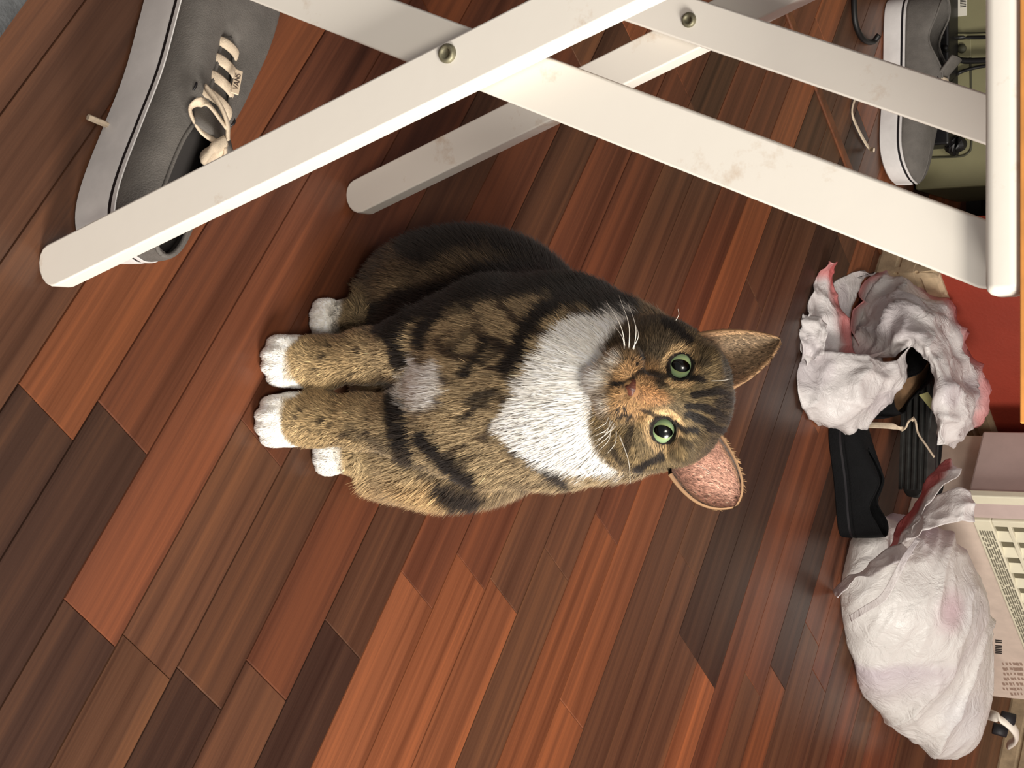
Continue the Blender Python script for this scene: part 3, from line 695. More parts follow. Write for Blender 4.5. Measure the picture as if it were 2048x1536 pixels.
# ---------------------------------------------------------------- eyes, nose, whiskers
def eye_mat():
    M = bpy.data.materials.new('cat_eye'); M.use_nodes = True; t = M.node_tree; b = t.nodes['Principled BSDF']
    tc = nd(t, 'ShaderNodeTexCoord'); sp = nd(t, 'ShaderNodeSeparateXYZ'); t.links.new(tc.outputs['Object'], sp.inputs[0])
    def hyp(kx, kz):
        a = nd(t, 'ShaderNodeMath', operation='MULTIPLY'); a.inputs[1].default_value = kx; t.links.new(sp.outputs['X'], a.inputs[0])
        c = nd(t, 'ShaderNodeMath', operation='MULTIPLY'); c.inputs[1].default_value = kz; t.links.new(sp.outputs['Z'], c.inputs[0])
        v = nd(t, 'ShaderNodeCombineXYZ'); t.links.new(a.outputs[0], v.inputs[0]); t.links.new(c.outputs[0], v.inputs[1])
        L = nd(t, 'ShaderNodeVectorMath', operation='LENGTH'); t.links.new(v.outputs[0], L.inputs[0]); return L.outputs['Value']
    n = nd(t, 'ShaderNodeTexNoise', i_Scale=700.0, i_Detail=3.0); t.links.new(tc.outputs['Object'], n.inputs['Vector'])
    ir = nd(t, 'ShaderNodeValToRGB'); e = ir.color_ramp.elements; e[0].position = .30; e[0].color = rgb((160, 168, 104)); e[1].position = 1.0; e[1].color = rgb((30, 34, 22))
    x = e.new(.62); x.color = rgb((148, 172, 128)); x = e.new(.86); x.color = rgb((110, 132, 96))
    r = hyp(95, 95); t.links.new(r, ir.inputs['Fac'])
    pr = nd(t, 'ShaderNodeValToRGB'); pr.color_ramp.interpolation = 'EASE'; e = pr.color_ramp.elements; e[0].position = .94; e[0].color = (0, 0, 0, 1); e[1].position = 1.04; e[1].color = (1, 1, 1, 1)
    t.links.new(hyp(235, 150), pr.inputs['Fac'])
    mx = nd(t, 'ShaderNodeMixRGB', blend_type='MULTIPLY'); mx.inputs[0].default_value = 1; t.links.new(ir.outputs[0], mx.inputs[1]); t.links.new(pr.outputs[0], mx.inputs[2])
    t.links.new(mx.outputs[0], b.inputs['Base Color']); b.inputs['Roughness'].default_value = .25; b.inputs['Specular IOR Level'].default_value = .25; b.inputs['Coat Weight'].default_value = .45; b.inputs['Coat Roughness'].default_value = .02
    return M
EYEM = eye_mat(); RIM = mat('eye_rim_skin', (26, 18, 15), .35); NOSE = mat('nose_skin', (128, 72, 52), .4, col2=(58, 30, 26), vscale=160, bump=.2, bscale=900); WHISK = mat('whisker_white', (236, 230, 218), .35)
catI = cat.matrix_world.inverted() if False else Matrix.Translation((0, -1.06, 0))
def sphere_vf(r, nu=32, nv=20):
    v = [(r * math.sin(math.pi * j / nv) * math.cos(2 * math.pi * i / nu), r * math.cos(math.pi * j / nv), r * math.sin(math.pi * j / nv) * math.sin(2 * math.pi * i / nu)) for j in range(nv + 1) for i in range(nu)]
    f = [(j * nu + i, j * nu + (i + 1) % nu, (j + 1) * nu + (i + 1) % nu, (j + 1) * nu + i) for j in range(nv) for i in range(nu)]
    return v, f
HM = Matrix.Identity(4)
for i_, a_ in enumerate((hx, -hy, hz)):
    for j_ in range(3): HM[j_][i_] = a_[j_]
for s, c, ex, ez in EYES:
    v, f = sphere_vf(.0108); o = obj('eye', v, f, EYEM, cat, True)
    M = HM.copy(); M.translation = H(ex, .0136, ez); M = M @ Matrix.Rotation(s * .08, 4, 'Z') @ Matrix.Rotation(-.0, 4, 'X'); o.matrix_local = catI @ M
    o['label'] = 'green eye with a dark oval pupil'; eye_o = o
    # almond-shaped dark lid
    ring = []
    for k in range(40):
        a = 2 * math.pi * k / 40; rx, rz = .0096, .0080; x = rx * math.cos(a); z = rz * math.sin(a) * (1 - .12 * math.cos(a) ** 2)
        tl = .30 * s; X = x * math.cos(tl) - z * math.sin(tl); Z_ = x * math.sin(tl) + z * math.cos(tl)
        yy = .0138 + math.sqrt(max(0, .0110 ** 2 - X * X - Z_ * Z_)) + .0002; ring.append(H(ex + X, yy, ez + Z_))
    v, f = [], []; n = len(ring)
    for k in range(n):
        tdir = (ring[(k + 1) % n] - ring[k - 1]).normalized(); u = hy; w_ = tdir.cross(u).normalized()
        for q in range(6):
            a = 2 * math.pi * q / 6; v.append(ring[k] + (w_ * math.cos(a) * .0017 + u * math.sin(a) * .0014) - Vector(Pc))
    f = [(k * 6 + q, k * 6 + (q + 1) % 6, ((k + 1) % n) * 6 + (q + 1) % 6, ((k + 1) % n) * 6 + q) for k in range(n) for q in range(6)]
    sub(obj('eyelid', v, f, RIM, cat, True), eye_o)
v, f = sphere_vf(1.0, 24, 14); v2 = []
for x, y, z in v:
    wx = .0072 * (1.0 + .45 * z) ; v2.append(H(x * wx, .0438 - y * .0054 - abs(x) * .0012, -.0268 + z * .0050 - (abs(x) < .2) * (z < 0) * .0006) - Vector(Pc))
obj('nose', v2, f, NOSE, cat, True)
rw = random.Random(4)
def whisk(p, y0, q, y1, sag=.004, r=.00032):
    a = hloc(*p); b_ = hloc(*q); A = H(a[0], y0, a[1]); B_ = H(b_[0], y1, b_[1]); Mx = (A + B_) / 2 + hy * sag - Vector((0, 0, .0)) + hz * sag * .6
    tube('whisker', [x - Vector(Pc) for x in (A, Mx, B_)], lambda u: r * (1 - .85 * u) + .00004, WHISK, cat, n=8, seg=5)
for p, q in (((1222, 838), (1196, 884)), ((1226, 842), (1190, 872)), ((1228, 850), (1193, 893)), ((1224, 856), (1200, 900)), ((1232, 852), (1200, 866)), ((1219, 832), (1192, 858)), ((1234, 862), (1216, 906)), ((1230, 846), (1187, 884)), ((1240, 870), (1262, 965))):
    whisk(p, .040, q, .046)
for p, q in (((1252, 700), (1212, 600)), ((1268, 702), (1256, 605)), ((1250, 704), (1220, 640)), ((1258, 706), (1238, 590)), ((1266, 698), (1268, 640))):
    whisk(p, .038, q, .030, .006)
for p, q in (((1352, 640), (1356, 618)), ((1420, 762), (1462, 758)), ((1395, 930), (1420, 945))): whisk(p, .028, q, .034, .002, .0002)
# ------------------------------------------------------------------ shoes
CANVAS = mat('grey_canvas', (104, 99, 94), .85, bump=.25, bscale=900, var=.12, vscale=60)
RUBBER = mat('white_rubber', (226, 222, 220), .5, var=.08, vscale=25)
LINE = mat('black_rubber', (22, 20, 24), .45)
LACE = mat('cotton_lace', (226, 206, 180), .85, bump=.3, bscale=1500, var=.15, vscale=90)
LINING = mat('shoe_lining', (52, 48, 46), .9)
TAGM = mat('tag_cream', (226, 204, 176), .6); INK = mat('tag_ink', (58, 44, 40), .6)
SUEDE = mat('black_suede', (13, 13, 15), .9, spec=.2, bump=.35, bscale=500, var=.3, vscale=70)
BSOLE = mat('dark_rubber_sole', (52, 52, 50), .6, var=.3, vscale=60); TAN = mat('tan_insole', (132, 100, 70), .8, var=.2, vscale=60)
def sm1(a, b, x): t = max(0., min(1., (x - a) / (b - a))); return t * t * (3 - 2 * t)
def shoe(name, L=.285, upper=CANVAS, sole=RUBBER, trim=RUBBER, line=LINE, lining=LINING, laces=True, hs=.024, slouch=0.0, htop=1.0, wid=1.0, ts=0.0):
    root = empty(name); k = L / .285
    tx = [0, .006, .03, .08, .16, .3, .45, .6, .72, .82, .9, .955, .985, 1.0]; tw = [0, .012, .0225, .030, .0335, .0345, .0355, .0415, .0465, .0455, .0385, .027, .015, 0]
    n = 60
    def si(x, xs, ys):                          # smooth interpolation
        i = max(0, min(len(xs) - 2, int(np.searchsorted(xs, x)) - 1)); t = (x - xs[i]) / (xs[i + 1] - xs[i]); t = max(0, min(1, t))
        def sl(j):
            if j <= 0 or j >= len(xs) - 1: return 0.0
            return (ys[j + 1] - ys[j - 1]) / (xs[j + 1] - xs[j - 1])
        h = xs[i + 1] - xs[i]; a, b, c_, d_ = ys[i], ys[i + 1], sl(i) * h, sl(i + 1) * h
        return (2 * t ** 3 - 3 * t * t + 1) * a + (t ** 3 - 2 * t * t + t) * c_ + (3 * t * t - 2 * t ** 3) * b + (t ** 3 - t * t) * d_
    def outline(i, inset=0.0):
        j = i % (2 * n); up = j < n; t = j / n if up else (2 * n - j) / n; x = .5 * (1 - math.cos(math.pi * t)); w = si(x, tx, tw)
        y = max(0, w - inset) * (1 if up else -1); return Vector((x * .285 + (inset if x < .5 else -inset) * (1 - min(1, w / .03)), y, 0)) * k
    def rings(zs, ins, toe=0.0):
        v, f = [], []
        for z, q in zip(zs, ins):
            for i in range(2 * n): p = outline(i, q); lift = .010 * max(0, (p.x / L - .78) / .22) ** 2; v.append((p.x, p.y, z + lift))
        m_ = 2 * n
        for a in range(len(zs) - 1):
            for i in range(m_): f.append((a * m_ + i, a * m_ + (i + 1) % m_, (a + 1) * m_ + (i + 1) % m_, (a + 1) * m_ + i))
        f.append(tuple(range(m_))[::-1]); f.append(tuple((len(zs) - 1) * m_ + i for i in range(m_))); return v, f
    so_ = obj('sole', *rings([0, .002, hs * .85, hs, hs], [.004, .001, 0.0, .0008, .004]), sole, root, False); so_.data.set_sharp_from_angle(angle=.6)
    obj('sole_stripe', *rings([hs - .001, hs + .0032], [.0010, .0010]), line, so_)
    obj('sole_trim', *rings([hs + .003, hs + .0036, hs + .0068, hs + .0072], [.004, .0003, .0003, .003]), trim, so_)
    # upper: a shell between the sole edge and the keyhole of collar and lacing
    flip_ = True; zb = hs + .0064; m_ = 14; P = np.zeros((m_ + 1, 2 * n + 1, 3))
    for i in range(2 * n + 1):
        o = outline(i, .0012); j = i % (2 * n); up = j < n; t = j / n if up else (2 * n - j) / n; xo = .5 * (1 - math.cos(math.pi * t))
        xi = float(np.interp(xo, [0, .08, .3, .5, .75, 1], [.006 - slouch, .016 - slouch * .8, .075 + ts * .5, .118 + ts, .165 + ts, .190 + ts]))
        xl = xi - ts * sm1(.04, .10, xi)
        xi0 = .006 - slouch; q_ = max(0.0, min(1.0, (xi - xi0) / .03)); wi = si(xl, [xi0, .05, .09, .118, .15, .185, .190], [.0255, .0255, .023, .0150, .0100, .0060, 0]) * math.sqrt(max(0, 1 - (1 - q_) ** 2)) * (wid + (1 - wid) * sm1(.10, .16, xl))
        zi = si(xl, [-.02, .0, .03, .07, .105, .125, .16, .19], [.078, .080, .076, .062 + .012 * (wid < 1), .074, .079, .070, .060]) * htop + hs - .024
        I = Vector((xi, wi * (1 if up else -1), zi)) * k; I.z = zi * k
        for a in range(m_ + 1):
            s = a / m_; g = s ** 1.75; h = 1 - (1 - s) ** 1.55
            lift = .010 * max(0, (o.x / L - .78) / .22) ** 2 * (1 - s)
            P[a, i] = (o.x + (I.x - o.x) * g, o.y + (I.y - o.y) * g, zb + lift + (I.z - zb) * h)
    v, f = grid_vf(P); f = f[:, ::-1] if flip_ else f; u_ = obj('upper', v, f, upper, root, True); md = u_.modifiers.new('thick', 'SOLIDIFY'); md.thickness = .0022; md.offset = -1
    # binding along the collar
    rim = [Vector(P[m_, i]) for i in range(2 * n + 1)]; vv, ff = tube_vf(rim, .0017 * k, 6); obj('collar_binding', vv, ff, upper, u_, True)
    v, f = rings([hs + .006, hs + .012], [.005, .005]); obj('insole', v, f, lining, root)
    if laces:
        T = np.zeros((12, 9, 3))
        for a in range(12):
            s = a / 11; x = .192 - s * .092; zt = float(np.interp(x, [.10, .125, .16, .192], [.100, .079, .0675, .058])) * htop + hs - .024; wd = .010 + .012 * s
            for b_ in range(9): q = b_ / 4 - 1; T[a, b_] = ((x + ts) * k, q * wd * k, zt * k - .004 * q * q)
        v, f = grid_vf(T); to = obj('tongue', v, f, upper, root, True); md = to.modifiers.new('thick', 'SOLIDIFY'); md.thickness = .003
        for x in (.180, .164, .148, .132):
            zz = (float(np.interp(x, [.105, .125, .16, .19], [.074, .080, .070, .060])) * htop + hs - .024 + .0035) * k; w = float(np.interp(x, [.118, .15, .185], [.0150, .0100, .006])) + .007
            pts = [Vector(((x + ts) * k, q * w * k, zz - .006 * q * q - (.004 if abs(q) > .9 else 0))) for q in (-1, -.6, 0, .6, 1)]
            vv, ff = tube_vf(spline(pts, 4), .0042 * k, 8, .28, 0, (0, 0, 1)); obj('lace', vv, ff, LACE, root, True)
            for s in (-1, 1):
                c = Vector(((x + ts) * k, s * (w + .0006) * k, zz - .0085)); e_ = [c + Vector((.0032 * math.cos(a), .0014 * math.sin(a) * s, .0026 * math.sin(a) * 1.0)) for a in [2 * math.pi * q / 10 for q in range(11)]]
                vv, ff = tube_vf(e_, .0009, 5); obj('eyelet', vv, ff, LINE, u_, True)
    return root
def pose(root, loc, rz, rx=0.0, ry=0.0): root.location = loc; root.rotation_euler = (rx, ry, rz)
# near sneaker, toe out of the picture, lying beside the crossed legs
g0, g1 = G(118, 446), G(305, 0); dr = (g1 - g0).normalized(); aw_ = Vector((-dr.y, dr.x, 0)); aw_ = aw_ if aw_.y > 0 else -aw_
s1 = shoe('canvas_sneaker', .285, slouch=.006, hs=.0325, htop=.72, wid=.62, ts=-.011); tag(s1, 'grey canvas sneaker with white sole beside the crossed table legs', 'sneaker', 'pair of grey canvas sneakers')
h0 = g0 - dr * .006 + aw_ * .035; pose(s1, h0, math.atan2(dr.y, dr.x))
def bow(root, pts, name='lace', r=.0038, fl=.35): vv, ff = tube_vf(spline([Vector(p) + Vector((-.011, 0, -.0055)) for p in pts], 8), r, 8, fl, 0, (.3, -.5, .8)); return obj(name, vv, ff, LACE, root, True)
sgn = 1 if (Matrix.Rotation(s1.rotation_euler.z, 3, 'Z') @ Vector((0, 1, 0))).y < 0 else -1      # local side that faces the camera
cs = sgn
bow(s1, [(.132, cs * .018, .074), (.122, cs * .012, .085), (.112, cs * .004, .090), (.103, -cs * .004, .088)], r=.0046)
bow(s1, [(.108, cs * .002, .090), (.117, cs * .020, .082), (.109, cs * .026, .076), (.099, cs * .016, .080), (.097, cs * .002, .086)])
bow(s1, [(.100, -cs * .002, .088), (.090, cs * .004, .086), (.086, cs * .001, .078), (.093, -cs * .006, .081), (.100, -cs * .003, .087)], r=.0052, fl=.6)
bow(s1, [(.098, -cs * .004, .088), (.090, -cs * .014, .082), (.083, -cs * .020, .070), (.078, -cs * .026, .058)], r=.0042)
# the little printed tag by the laces
tg = box('tag', -.0105, .0105, -.0028, .0028, 0, .0010, TAGM, s1, bevel=.0004)
tM = frame((.141, -cs * .0035, .0705), (1, 0, -.22), zd=(0, cs * .55, .83)); tg.matrix_local = tM
fc = bpy.data.curves.new('tag_lettering', 'FONT'); fc.body = 'VANS'; fc.size = .0056; fc.align_x = 'CENTER'; fc.align_y = 'CENTER'; fc.extrude = .0001
fo = bpy.data.objects.new('tag_lettering', fc); COL.objects.link(fo); fc.materials.append(INK); fo.parent = s1
bpy.context.view_layer.update(); lm = bpy.data.meshes.new_from_object(fo.evaluated_get(bpy.context.evaluated_depsgraph_get())); bpy.data.objects.remove(fo)
fo = link('tag_lettering', lm, INK, tg); fo.matrix_local = Matrix.Translation((0, 0, .00115))
lt = obj('lace', *tube_vf(spline([G(240, 262, .006), G(205, 246, .005), G(176, 234, .003)], 5), .0022, 6), LACE); lt.parent = s1; lt.matrix_parent_inverse = (Matrix.Translation(h0) @ Matrix.Rotation(math.atan2(dr.y, dr.x), 4, 'Z')).inverted()
# far sneaker beyond the doorway strip
g0, g1 = G(1762, -14), G(1752, 352); dr = (g1 - g0); Lf = dr.length + .006; dr.normalize(); aw_ = Vector((-dr.y, dr.x, 0)); aw_ = aw_ if aw_.y > 0 else -aw_
s2 = shoe('canvas_sneaker', Lf, hs=.0275, htop=1.05); tag(s2, 'grey canvas sneaker standing against the beige computer case beyond the table', 'sneaker', 'pair of grey canvas sneakers')
h2 = g0 + aw_ * .040; pose(s2, h2, math.atan2(dr.y, dr.x) + .05)
lt = obj('lace', *tube_vf(spline([G(1712, 190, .003), G(1704, 225, .003), G(1718, 262, .003), G(1738, 296, .004), G(1748, 300, .02)], 6), .0035, 6, .4), LACE); lt.parent = s2; lt.matrix_parent_inverse = (Matrix.Translation(h2) @ Matrix.Rotation(math.atan2(dr.y, dr.x) + .05, 4, 'Z')).inverted()
# black shoes between the two bags
g0, g1 = G(1668, 1120), G(1652, 900); dr = (g1 - g0).normalized(); aw_ = Vector((-dr.y, dr.x, 0)); aw_ = aw_ if aw_.y > 0 else -aw_
s3 = shoe('suede_shoe', .19, SUEDE, SUEDE, SUEDE, LINE, LINING, laces=False, hs=.016, htop=1.25); tag(s3, 'black suede shoe standing on the floor between the two plastic bags', 'shoe')
pose(s3, g0 + aw_ * .040 + dr * .022, math.atan2(dr.y, dr.x))
s4 = shoe('rubber_soled_shoe', .19, SUEDE, BSOLE, BSOLE, LINE, LINING, laces=False, hs=.020); tag(s4, 'dark grey shoe tipped on its side, rubber sole showing, behind the black suede shoe', 'shoe')
c = D(1796, 1014, 2.275); pose(s4, (c.x - .01, c.y + .05, c.z + .004), math.pi - .02, 0, 0); s4.rotation_euler = (math.radians(72), 0, math.pi - .10)
for i in range(5):
    y = -.022 + i * .011; box('sole_rib', .012, .165, y - .0028, y + .0028, -.0016, .002, BSOLE, next(c_ for c_ in s4.children if c_.name.startswith('sole')), bevel=.0008)
# ------------------------------------------------------------------ plastic bags
def film_mat(name):
    M = bpy.data.materials.new(name); M.use_nodes = True; t = M.node_tree; b = t.nodes['Principled BSDF']; out = t.nodes['Material Output']
    at = nd(t, 'ShaderNodeAttribute', attribute_name='coat'); t.links.new(at.outputs['Color'], b.inputs['Base Color'])
    b.inputs['Roughness'].default_value = .36; b.inputs['Specular IOR Level'].default_value = .5
    tr_ = nd(t, 'ShaderNodeBsdfTranslucent'); t.links.new(at.outputs['Color'], tr_.inputs['Color'])
    mx = nd(t, 'ShaderNodeMixShader'); mx.inputs[0].default_value = .30; t.links.new(b.outputs[0], mx.inputs[1]); t.links.new(tr_.outputs[0], mx.inputs[2]); t.links.new(mx.outputs[0], out.inputs['Surface'])
    tc = nd(t, 'ShaderNodeTexCoord'); n = nd(t, 'ShaderNodeTexNoise', i_Scale=34.0, i_Detail=5.0, i_Roughness=.6, i_Distortion=1.2); t.links.new(tc.outputs['Object'], n.inputs['Vector'])
    bp = nd(t, 'ShaderNodeBump', i_Strength=.8, i_Distance=.006); t.links.new(n.outputs['Fac'], bp.inputs['Height']); t.links.new(bp.outputs[0], b.inputs['Normal'])
    return M
FILM = film_mat('white_plastic_film')
def ridge(P, s, seed): return 1 - np.abs(2 * vnoise(P, s, seed) - 1)
WH, PK, LI = (232, 226, 224), (206, 110, 108), (196, 182, 190)
def patch(name, rows, parent, nu=10, nv=10, amp=.006, pink=None, thick=.0008, seed=1, freq=26):
    # rows: grid of (px, py, Y) control spots; each becomes a real point in the room
    C = np.array([[npv(D(a, b_, min(y, G(a, b_).y - .004))) for a, b_, y in r] for r in rows])
    A = np.array([[npv(q) for q in spline([Vector(p) for p in r], nu)] for r in C]); B_ = np.array([[npv(q) for q in spline([Vector(p) for p in A[:, j]], nv)] for j in range(A.shape[1])]).transpose(1, 0, 2)
    tu = np.gradient(B_, axis=1); tv = np.gradient(B_, axis=0); N = np.cross(tu, tv); N /= np.linalg.norm(N, axis=2, keepdims=True) + 1e-12
    if (N.reshape(-1, 3) @ (np.array([0, 0, CAM_H]) - B_.reshape(-1, 3).mean(0))).mean() < 0: N = -N
    Q = B_.reshape(-1, 3); w = (ridge(Q, freq, seed) ** 3 - .3) * amp * 1.3 + (ridge(Q, freq * 2.4, seed + 1) ** 2 - .4) * amp * .45 + (vnoise(Q, freq * .5, seed + 2) - .5) * amp * 1.5
    Q = Q + N.reshape(-1, 3) * w[:, None]; Q[:, 2] = np.maximum(Q[:, 2], .001)
    v, f = grid_vf(Q.reshape(B_.shape)); me = fast_mesh(name, v, f)
    uu = np.tile(np.linspace(0, 1, B_.shape[1]), B_.shape[0]); vv = np.repeat(np.linspace(0, 1, B_.shape[0]), B_.shape[1])
    c = np.tile(lin(WH), (len(v), 1)); c = over(c, sm(.55, .8, vnoise(Q, 22, seed + 5)) * .35, LI)
    if pink is not None: c = over(c, np.clip(pink(uu, vv), 0, 1), PK)
    set_col(me, c); me.materials.append(FILM); o = link(name, me, None, parent); md = o.modifiers.new('thick', 'SOLIDIFY'); md.thickness = thick; return o
bag1 = empty('plastic_bag', (G(1640, 800)[0], G(1640, 800)[1] + .05, 0)); tag(bag1, 'open crumpled white plastic bag with red edges holding black shoes against the red wall', 'bag', 'white plastic bags')
b1inv = Matrix.Translation(bag1.location).inverted()
def p1(*a, **k): o = patch(*a, bag1, **k); o.matrix_parent_inverse = b1inv; return o
p1('front_panel', [[(1612, 690, 2.5), (1596, 740, 2.5), (1598, 795, 2.5), (1632, 836, 2.5), (1690, 862, 2.5)],
                   [(1650, 702, 2.06), (1640, 748, 2.05), (1645, 795, 2.05), (1668, 830, 2.07), (1700, 858, 2.12)],
                   [(1735, 712, 2.10), (1728, 752, 2.08), (1728, 790, 2.08), (1725, 818, 2.10), (1714, 852, 2.14)],
                   [(1790, 722, 2.15), (1785, 748, 2.14), (1772, 776, 2.14), (1750, 808, 2.15), (1722, 848, 2.16)],
                   [(1815, 690, 2.19), (1814, 735, 2.19), (1804, 768, 2.19), (1766, 806, 2.19), (1724, 849, 2.19)]], amp=.007, seed=3)
p1('handle', [[(1608, 745, 2.06), (1640, 745, 2.08), (1680, 735, 2.12), (1712, 722, 2.16)], [(1602, 700, 2.06), (1636, 700, 2.08), (1672, 690, 2.11), (1702, 690, 2.15)],
              [(1608, 645, 2.07), (1636, 645, 2.08), (1662, 640, 2.10), (1694, 648, 2.14)], [(1620, 590, 2.08), (1638, 590, 2.09), (1656, 588, 2.11), (1682, 605, 2.14)],
              [(1634, 556, 2.09), (1646, 556, 2.10), (1658, 556, 2.11), (1672, 562, 2.13)], [(1660, 526, 2.10), (1663, 524, 2.10), (1666, 523, 2.11), (1669, 524, 2.12)]],
   amp=.008, seed=9, pink=lambda u, v: sm(.62, .9, u) * .85 + sm(.72, .86, v) * .8)
p1('handle', [[(1600, 720, 2.05), (1616, 712, 2.05), (1636, 722, 2.06)], [(1608, 680, 2.05), (1628, 672, 2.05), (1650, 676, 2.06)], [(1616, 640, 2.06), (1634, 632, 2.06), (1652, 650, 2.07)]], amp=.012, seed=21, freq=40)
outer = [(1716, 722), (1702, 680), (1704, 630), (1716, 586), (1738, 552), (1796, 546), (1856, 578), (1908, 642), (1944, 726), (1964, 800), (1942, 846), (1900, 888)]
inner = [(1722, 726), (1752, 722), (1782, 718), (1802, 706), (1818, 694), (1832, 696), (1850, 720), (1864, 756), (1870, 800), (1872, 838), (1864, 866), (1878, 890)]
rows = []
for t_ in (0, .22, .5, .78, 1):
    r = []
    for (ax, ay), (bx, by) in zip(outer, inner): y = 2.36 - .17 * math.sin(t_ * math.pi * .62) ; r.append((ax + (bx - ax) * t_, ay + (by - ay) * t_, y))
    rows.append(r)
p1('back_panel', rows, amp=.012, nu=8, nv=12, seed=14, freq=24, pink=lambda u, v: sm(.17, .02, v) * .8 * sm(.0, .2, u) + sm(.2, .08, u) * .25)
rows = [[(a - 2, b_, 2.37) for a, b_ in outer], [(a - 30, b_ + 4, 2.44) for a, b_ in outer], [(a - 60, b_ + 6, 2.46) for a, b_ in outer]]
p1('rear_skirt', rows, amp=.006, nu=6, nv=6, seed=31)
# floor-side pouch that carries the shoes
rows = [[(1640, 690 + 32 * j, 2.5) for j in range(5)], [(1680, 690 + 34 * j, 2.5) for j in range(5)], [(1730, 695 + 34 * j, 2.5) for j in range(5)], [(1765, 700 + 34 * j, 2.5) for j in range(5)]]
p1('bag_bottom', rows, amp=.002, nu=5, nv=5, seed=41)
# shoe inside the open bag
s5 = shoe('slip_on_shoe', .18, SUEDE, SUEDE, SUEDE, LINE, TAN, laces=False, hs=.014, htop=1.05); tag(s5, 'black shoe with tan insole lying inside the open plastic bag', 'shoe')
c = D(1790, 842, 2.22); pose(s5, (c.x - .01, c.y - .01, .03), math.radians(120)); s5.rotation_euler = (math.radians(-18), math.radians(-14), math.radians(126))
gt = obj('strap_tab', [D(1838, 790, 2.235), D(1856, 784, 2.235), D(1873, 812, 2.24), D(1866, 824, 2.24), D(1838, 790, 2.237), D(1856, 784, 2.237), D(1873, 812, 2.242), D(1866, 824, 2.242)], [(0, 1, 2, 3), (7, 6, 5, 4), (0, 4, 5, 1), (1, 5, 6, 2), (2, 6, 7, 3), (3, 7, 4, 0)], mat('khaki_tab', (150, 146, 96), .7)); tag(gt, 'small khaki tab sticking out of the open bag', 'tab')
dl = obj('shoelace', *tube_vf(spline([D(1738, 850, 2.20), D(1782, 852, 2.19), D(1808, 858, 2.19), D(1818, 842, 2.19), D(1830, 840, 2.19), D(1836, 866, 2.19), D(1852, 890, 2.19), D(1868, 914, 2.19)], 6), .0042, 8, .35), LACE); tag(dl, 'loose cream shoelace trailing between the open bag and the dark sole', 'lace')

# the full bag: a slumped sack with handles
q0, q1 = G(1648, 1152), G(1772, 1482); bd = (q1 - q0); BL = bd.length; bd.normalize(); bn = Vector((-bd.y, bd.x, 0)); bn = bn if bn.y > 0 else -bn
bag2 = empty('plastic_bag', q0 + bd * (BL / 2) + bn * .12); tag(bag2, 'full knotted white plastic bag slumped in front of the air conditioner', 'bag', 'white plastic bags')
def BP(u, v, z): return q0 + bd * (BL * u) + bn * v + Vector((0, 0, z))
cc = npv(BP(.5, .12, .1)); f2 = Field(cc - np.array([.34, .32, .112]), cc + np.array([.34, .34, .26]), .004)
BA = [npv(bd), npv(bn), np.array([0, 0, 1.0])]
f2.ell(BP(.34, .072, .050), (.080, .078, .060), .04, BA)
f2.ell(BP(.52, .105, .060), (.140, .115, .070), .04, BA)
f2.ell(BP(.90, .115, .058), (.150, .112, .068), .04, BA)
f2.ell(BP(.44, .120, .085), (.090, .070, .058), .04, BA)
f2.ell(BP(.70, .145, .078), (.140, .075, .055), .04, BA)
f2.ell(BP(.60, .09, .03), (.200, .110, .05), .03, BA)
sV, sF = f2.nets(); sV = relax(sV, sF, 4, .5); sN = vnormals(sV, sF)
st_ = np.stack([(sV - npv(q0)) @ npv(bd), (sV - npv(q0)) @ npv(bn), sV[:, 2]], 1)
# long creases running down from the gathered mouth, a few broad dents, light crumples
al = st_[:, 0] * .80 - st_[:, 2] * .60; ac_ = st_[:, 0] * .60 + st_[:, 2] * .80 + (vnoise(sV, 8, 2) - .5) * .05
cr1 = ridge(np.stack([al * 5, ac_ * 24, st_[:, 1] * 8], 1), 1.0, 3) ** 3; cr2 = ridge(np.stack([al * 9, ac_ * 52, st_[:, 1] * 14], 1), 1.0, 4) ** 2
upm = sm(.0, .45, st_[:, 2] / .17 + .35 - .3 * st_[:, 0] / BL)
dsp = (cr1 * .011 + cr2 * .0035) * (.25 + .75 * upm) + (vnoise(sV, 10, 7) - .5) * .016 + (ridge(sV, 17, 5) ** 3) * .005
sV = sV + sN * (dsp - .006)[:, None]; sV[:, 2] = np.where(sV[:, 2] < .006, np.maximum(sV[:, 2], .0008), sV[:, 2])
c = np.tile(lin((234, 230, 226)), (len(sV), 1))
c = over(c, sm(.45, .75, vnoise(sV, 13, 8)) * sm(.75, .35, st_[:, 0] / BL) * .75, (196, 178, 192)); c = over(c, sm(.5, .8, vnoise(sV, 11, 12)) * sm(.2, .5, st_[:, 0] / BL) * .3, (206, 204, 214))
c = over(c, sm(.055, .02, np.linalg.norm(st_ - np.array([BL * .33, .05, .155]), axis=1)) * .5, (206, 150, 170))
me = fast_mesh('sack', sV - npv(bag2.location), sF); set_col(me, c); me.materials.append(FILM); link('sack', me, None, bag2)
b2inv = Matrix.Translation(bag2.location).inverted()
def p2(*a, **k): o = patch(*a, bag2, **k); o.matrix_parent_inverse = b2inv; return o
p2('handle', [[(1770, 1100, 2.19), (1790, 1090, 2.17), (1815, 1075, 2.16)], [(1800, 1045, 2.20), (1825, 1030, 2.18), (1850, 1020, 2.17)], [(1840, 990, 2.21), (1866, 980, 2.19), (1890, 975, 2.18)], [(1872, 938, 2.23), (1898, 935, 2.21), (1922, 945, 2.20)], [(1890, 918, 2.24), (1903, 916, 2.24), (1915, 930, 2.23)]], amp=.006, seed=51, pink=lambda u, v: sm(.7, .35, u) * .95)
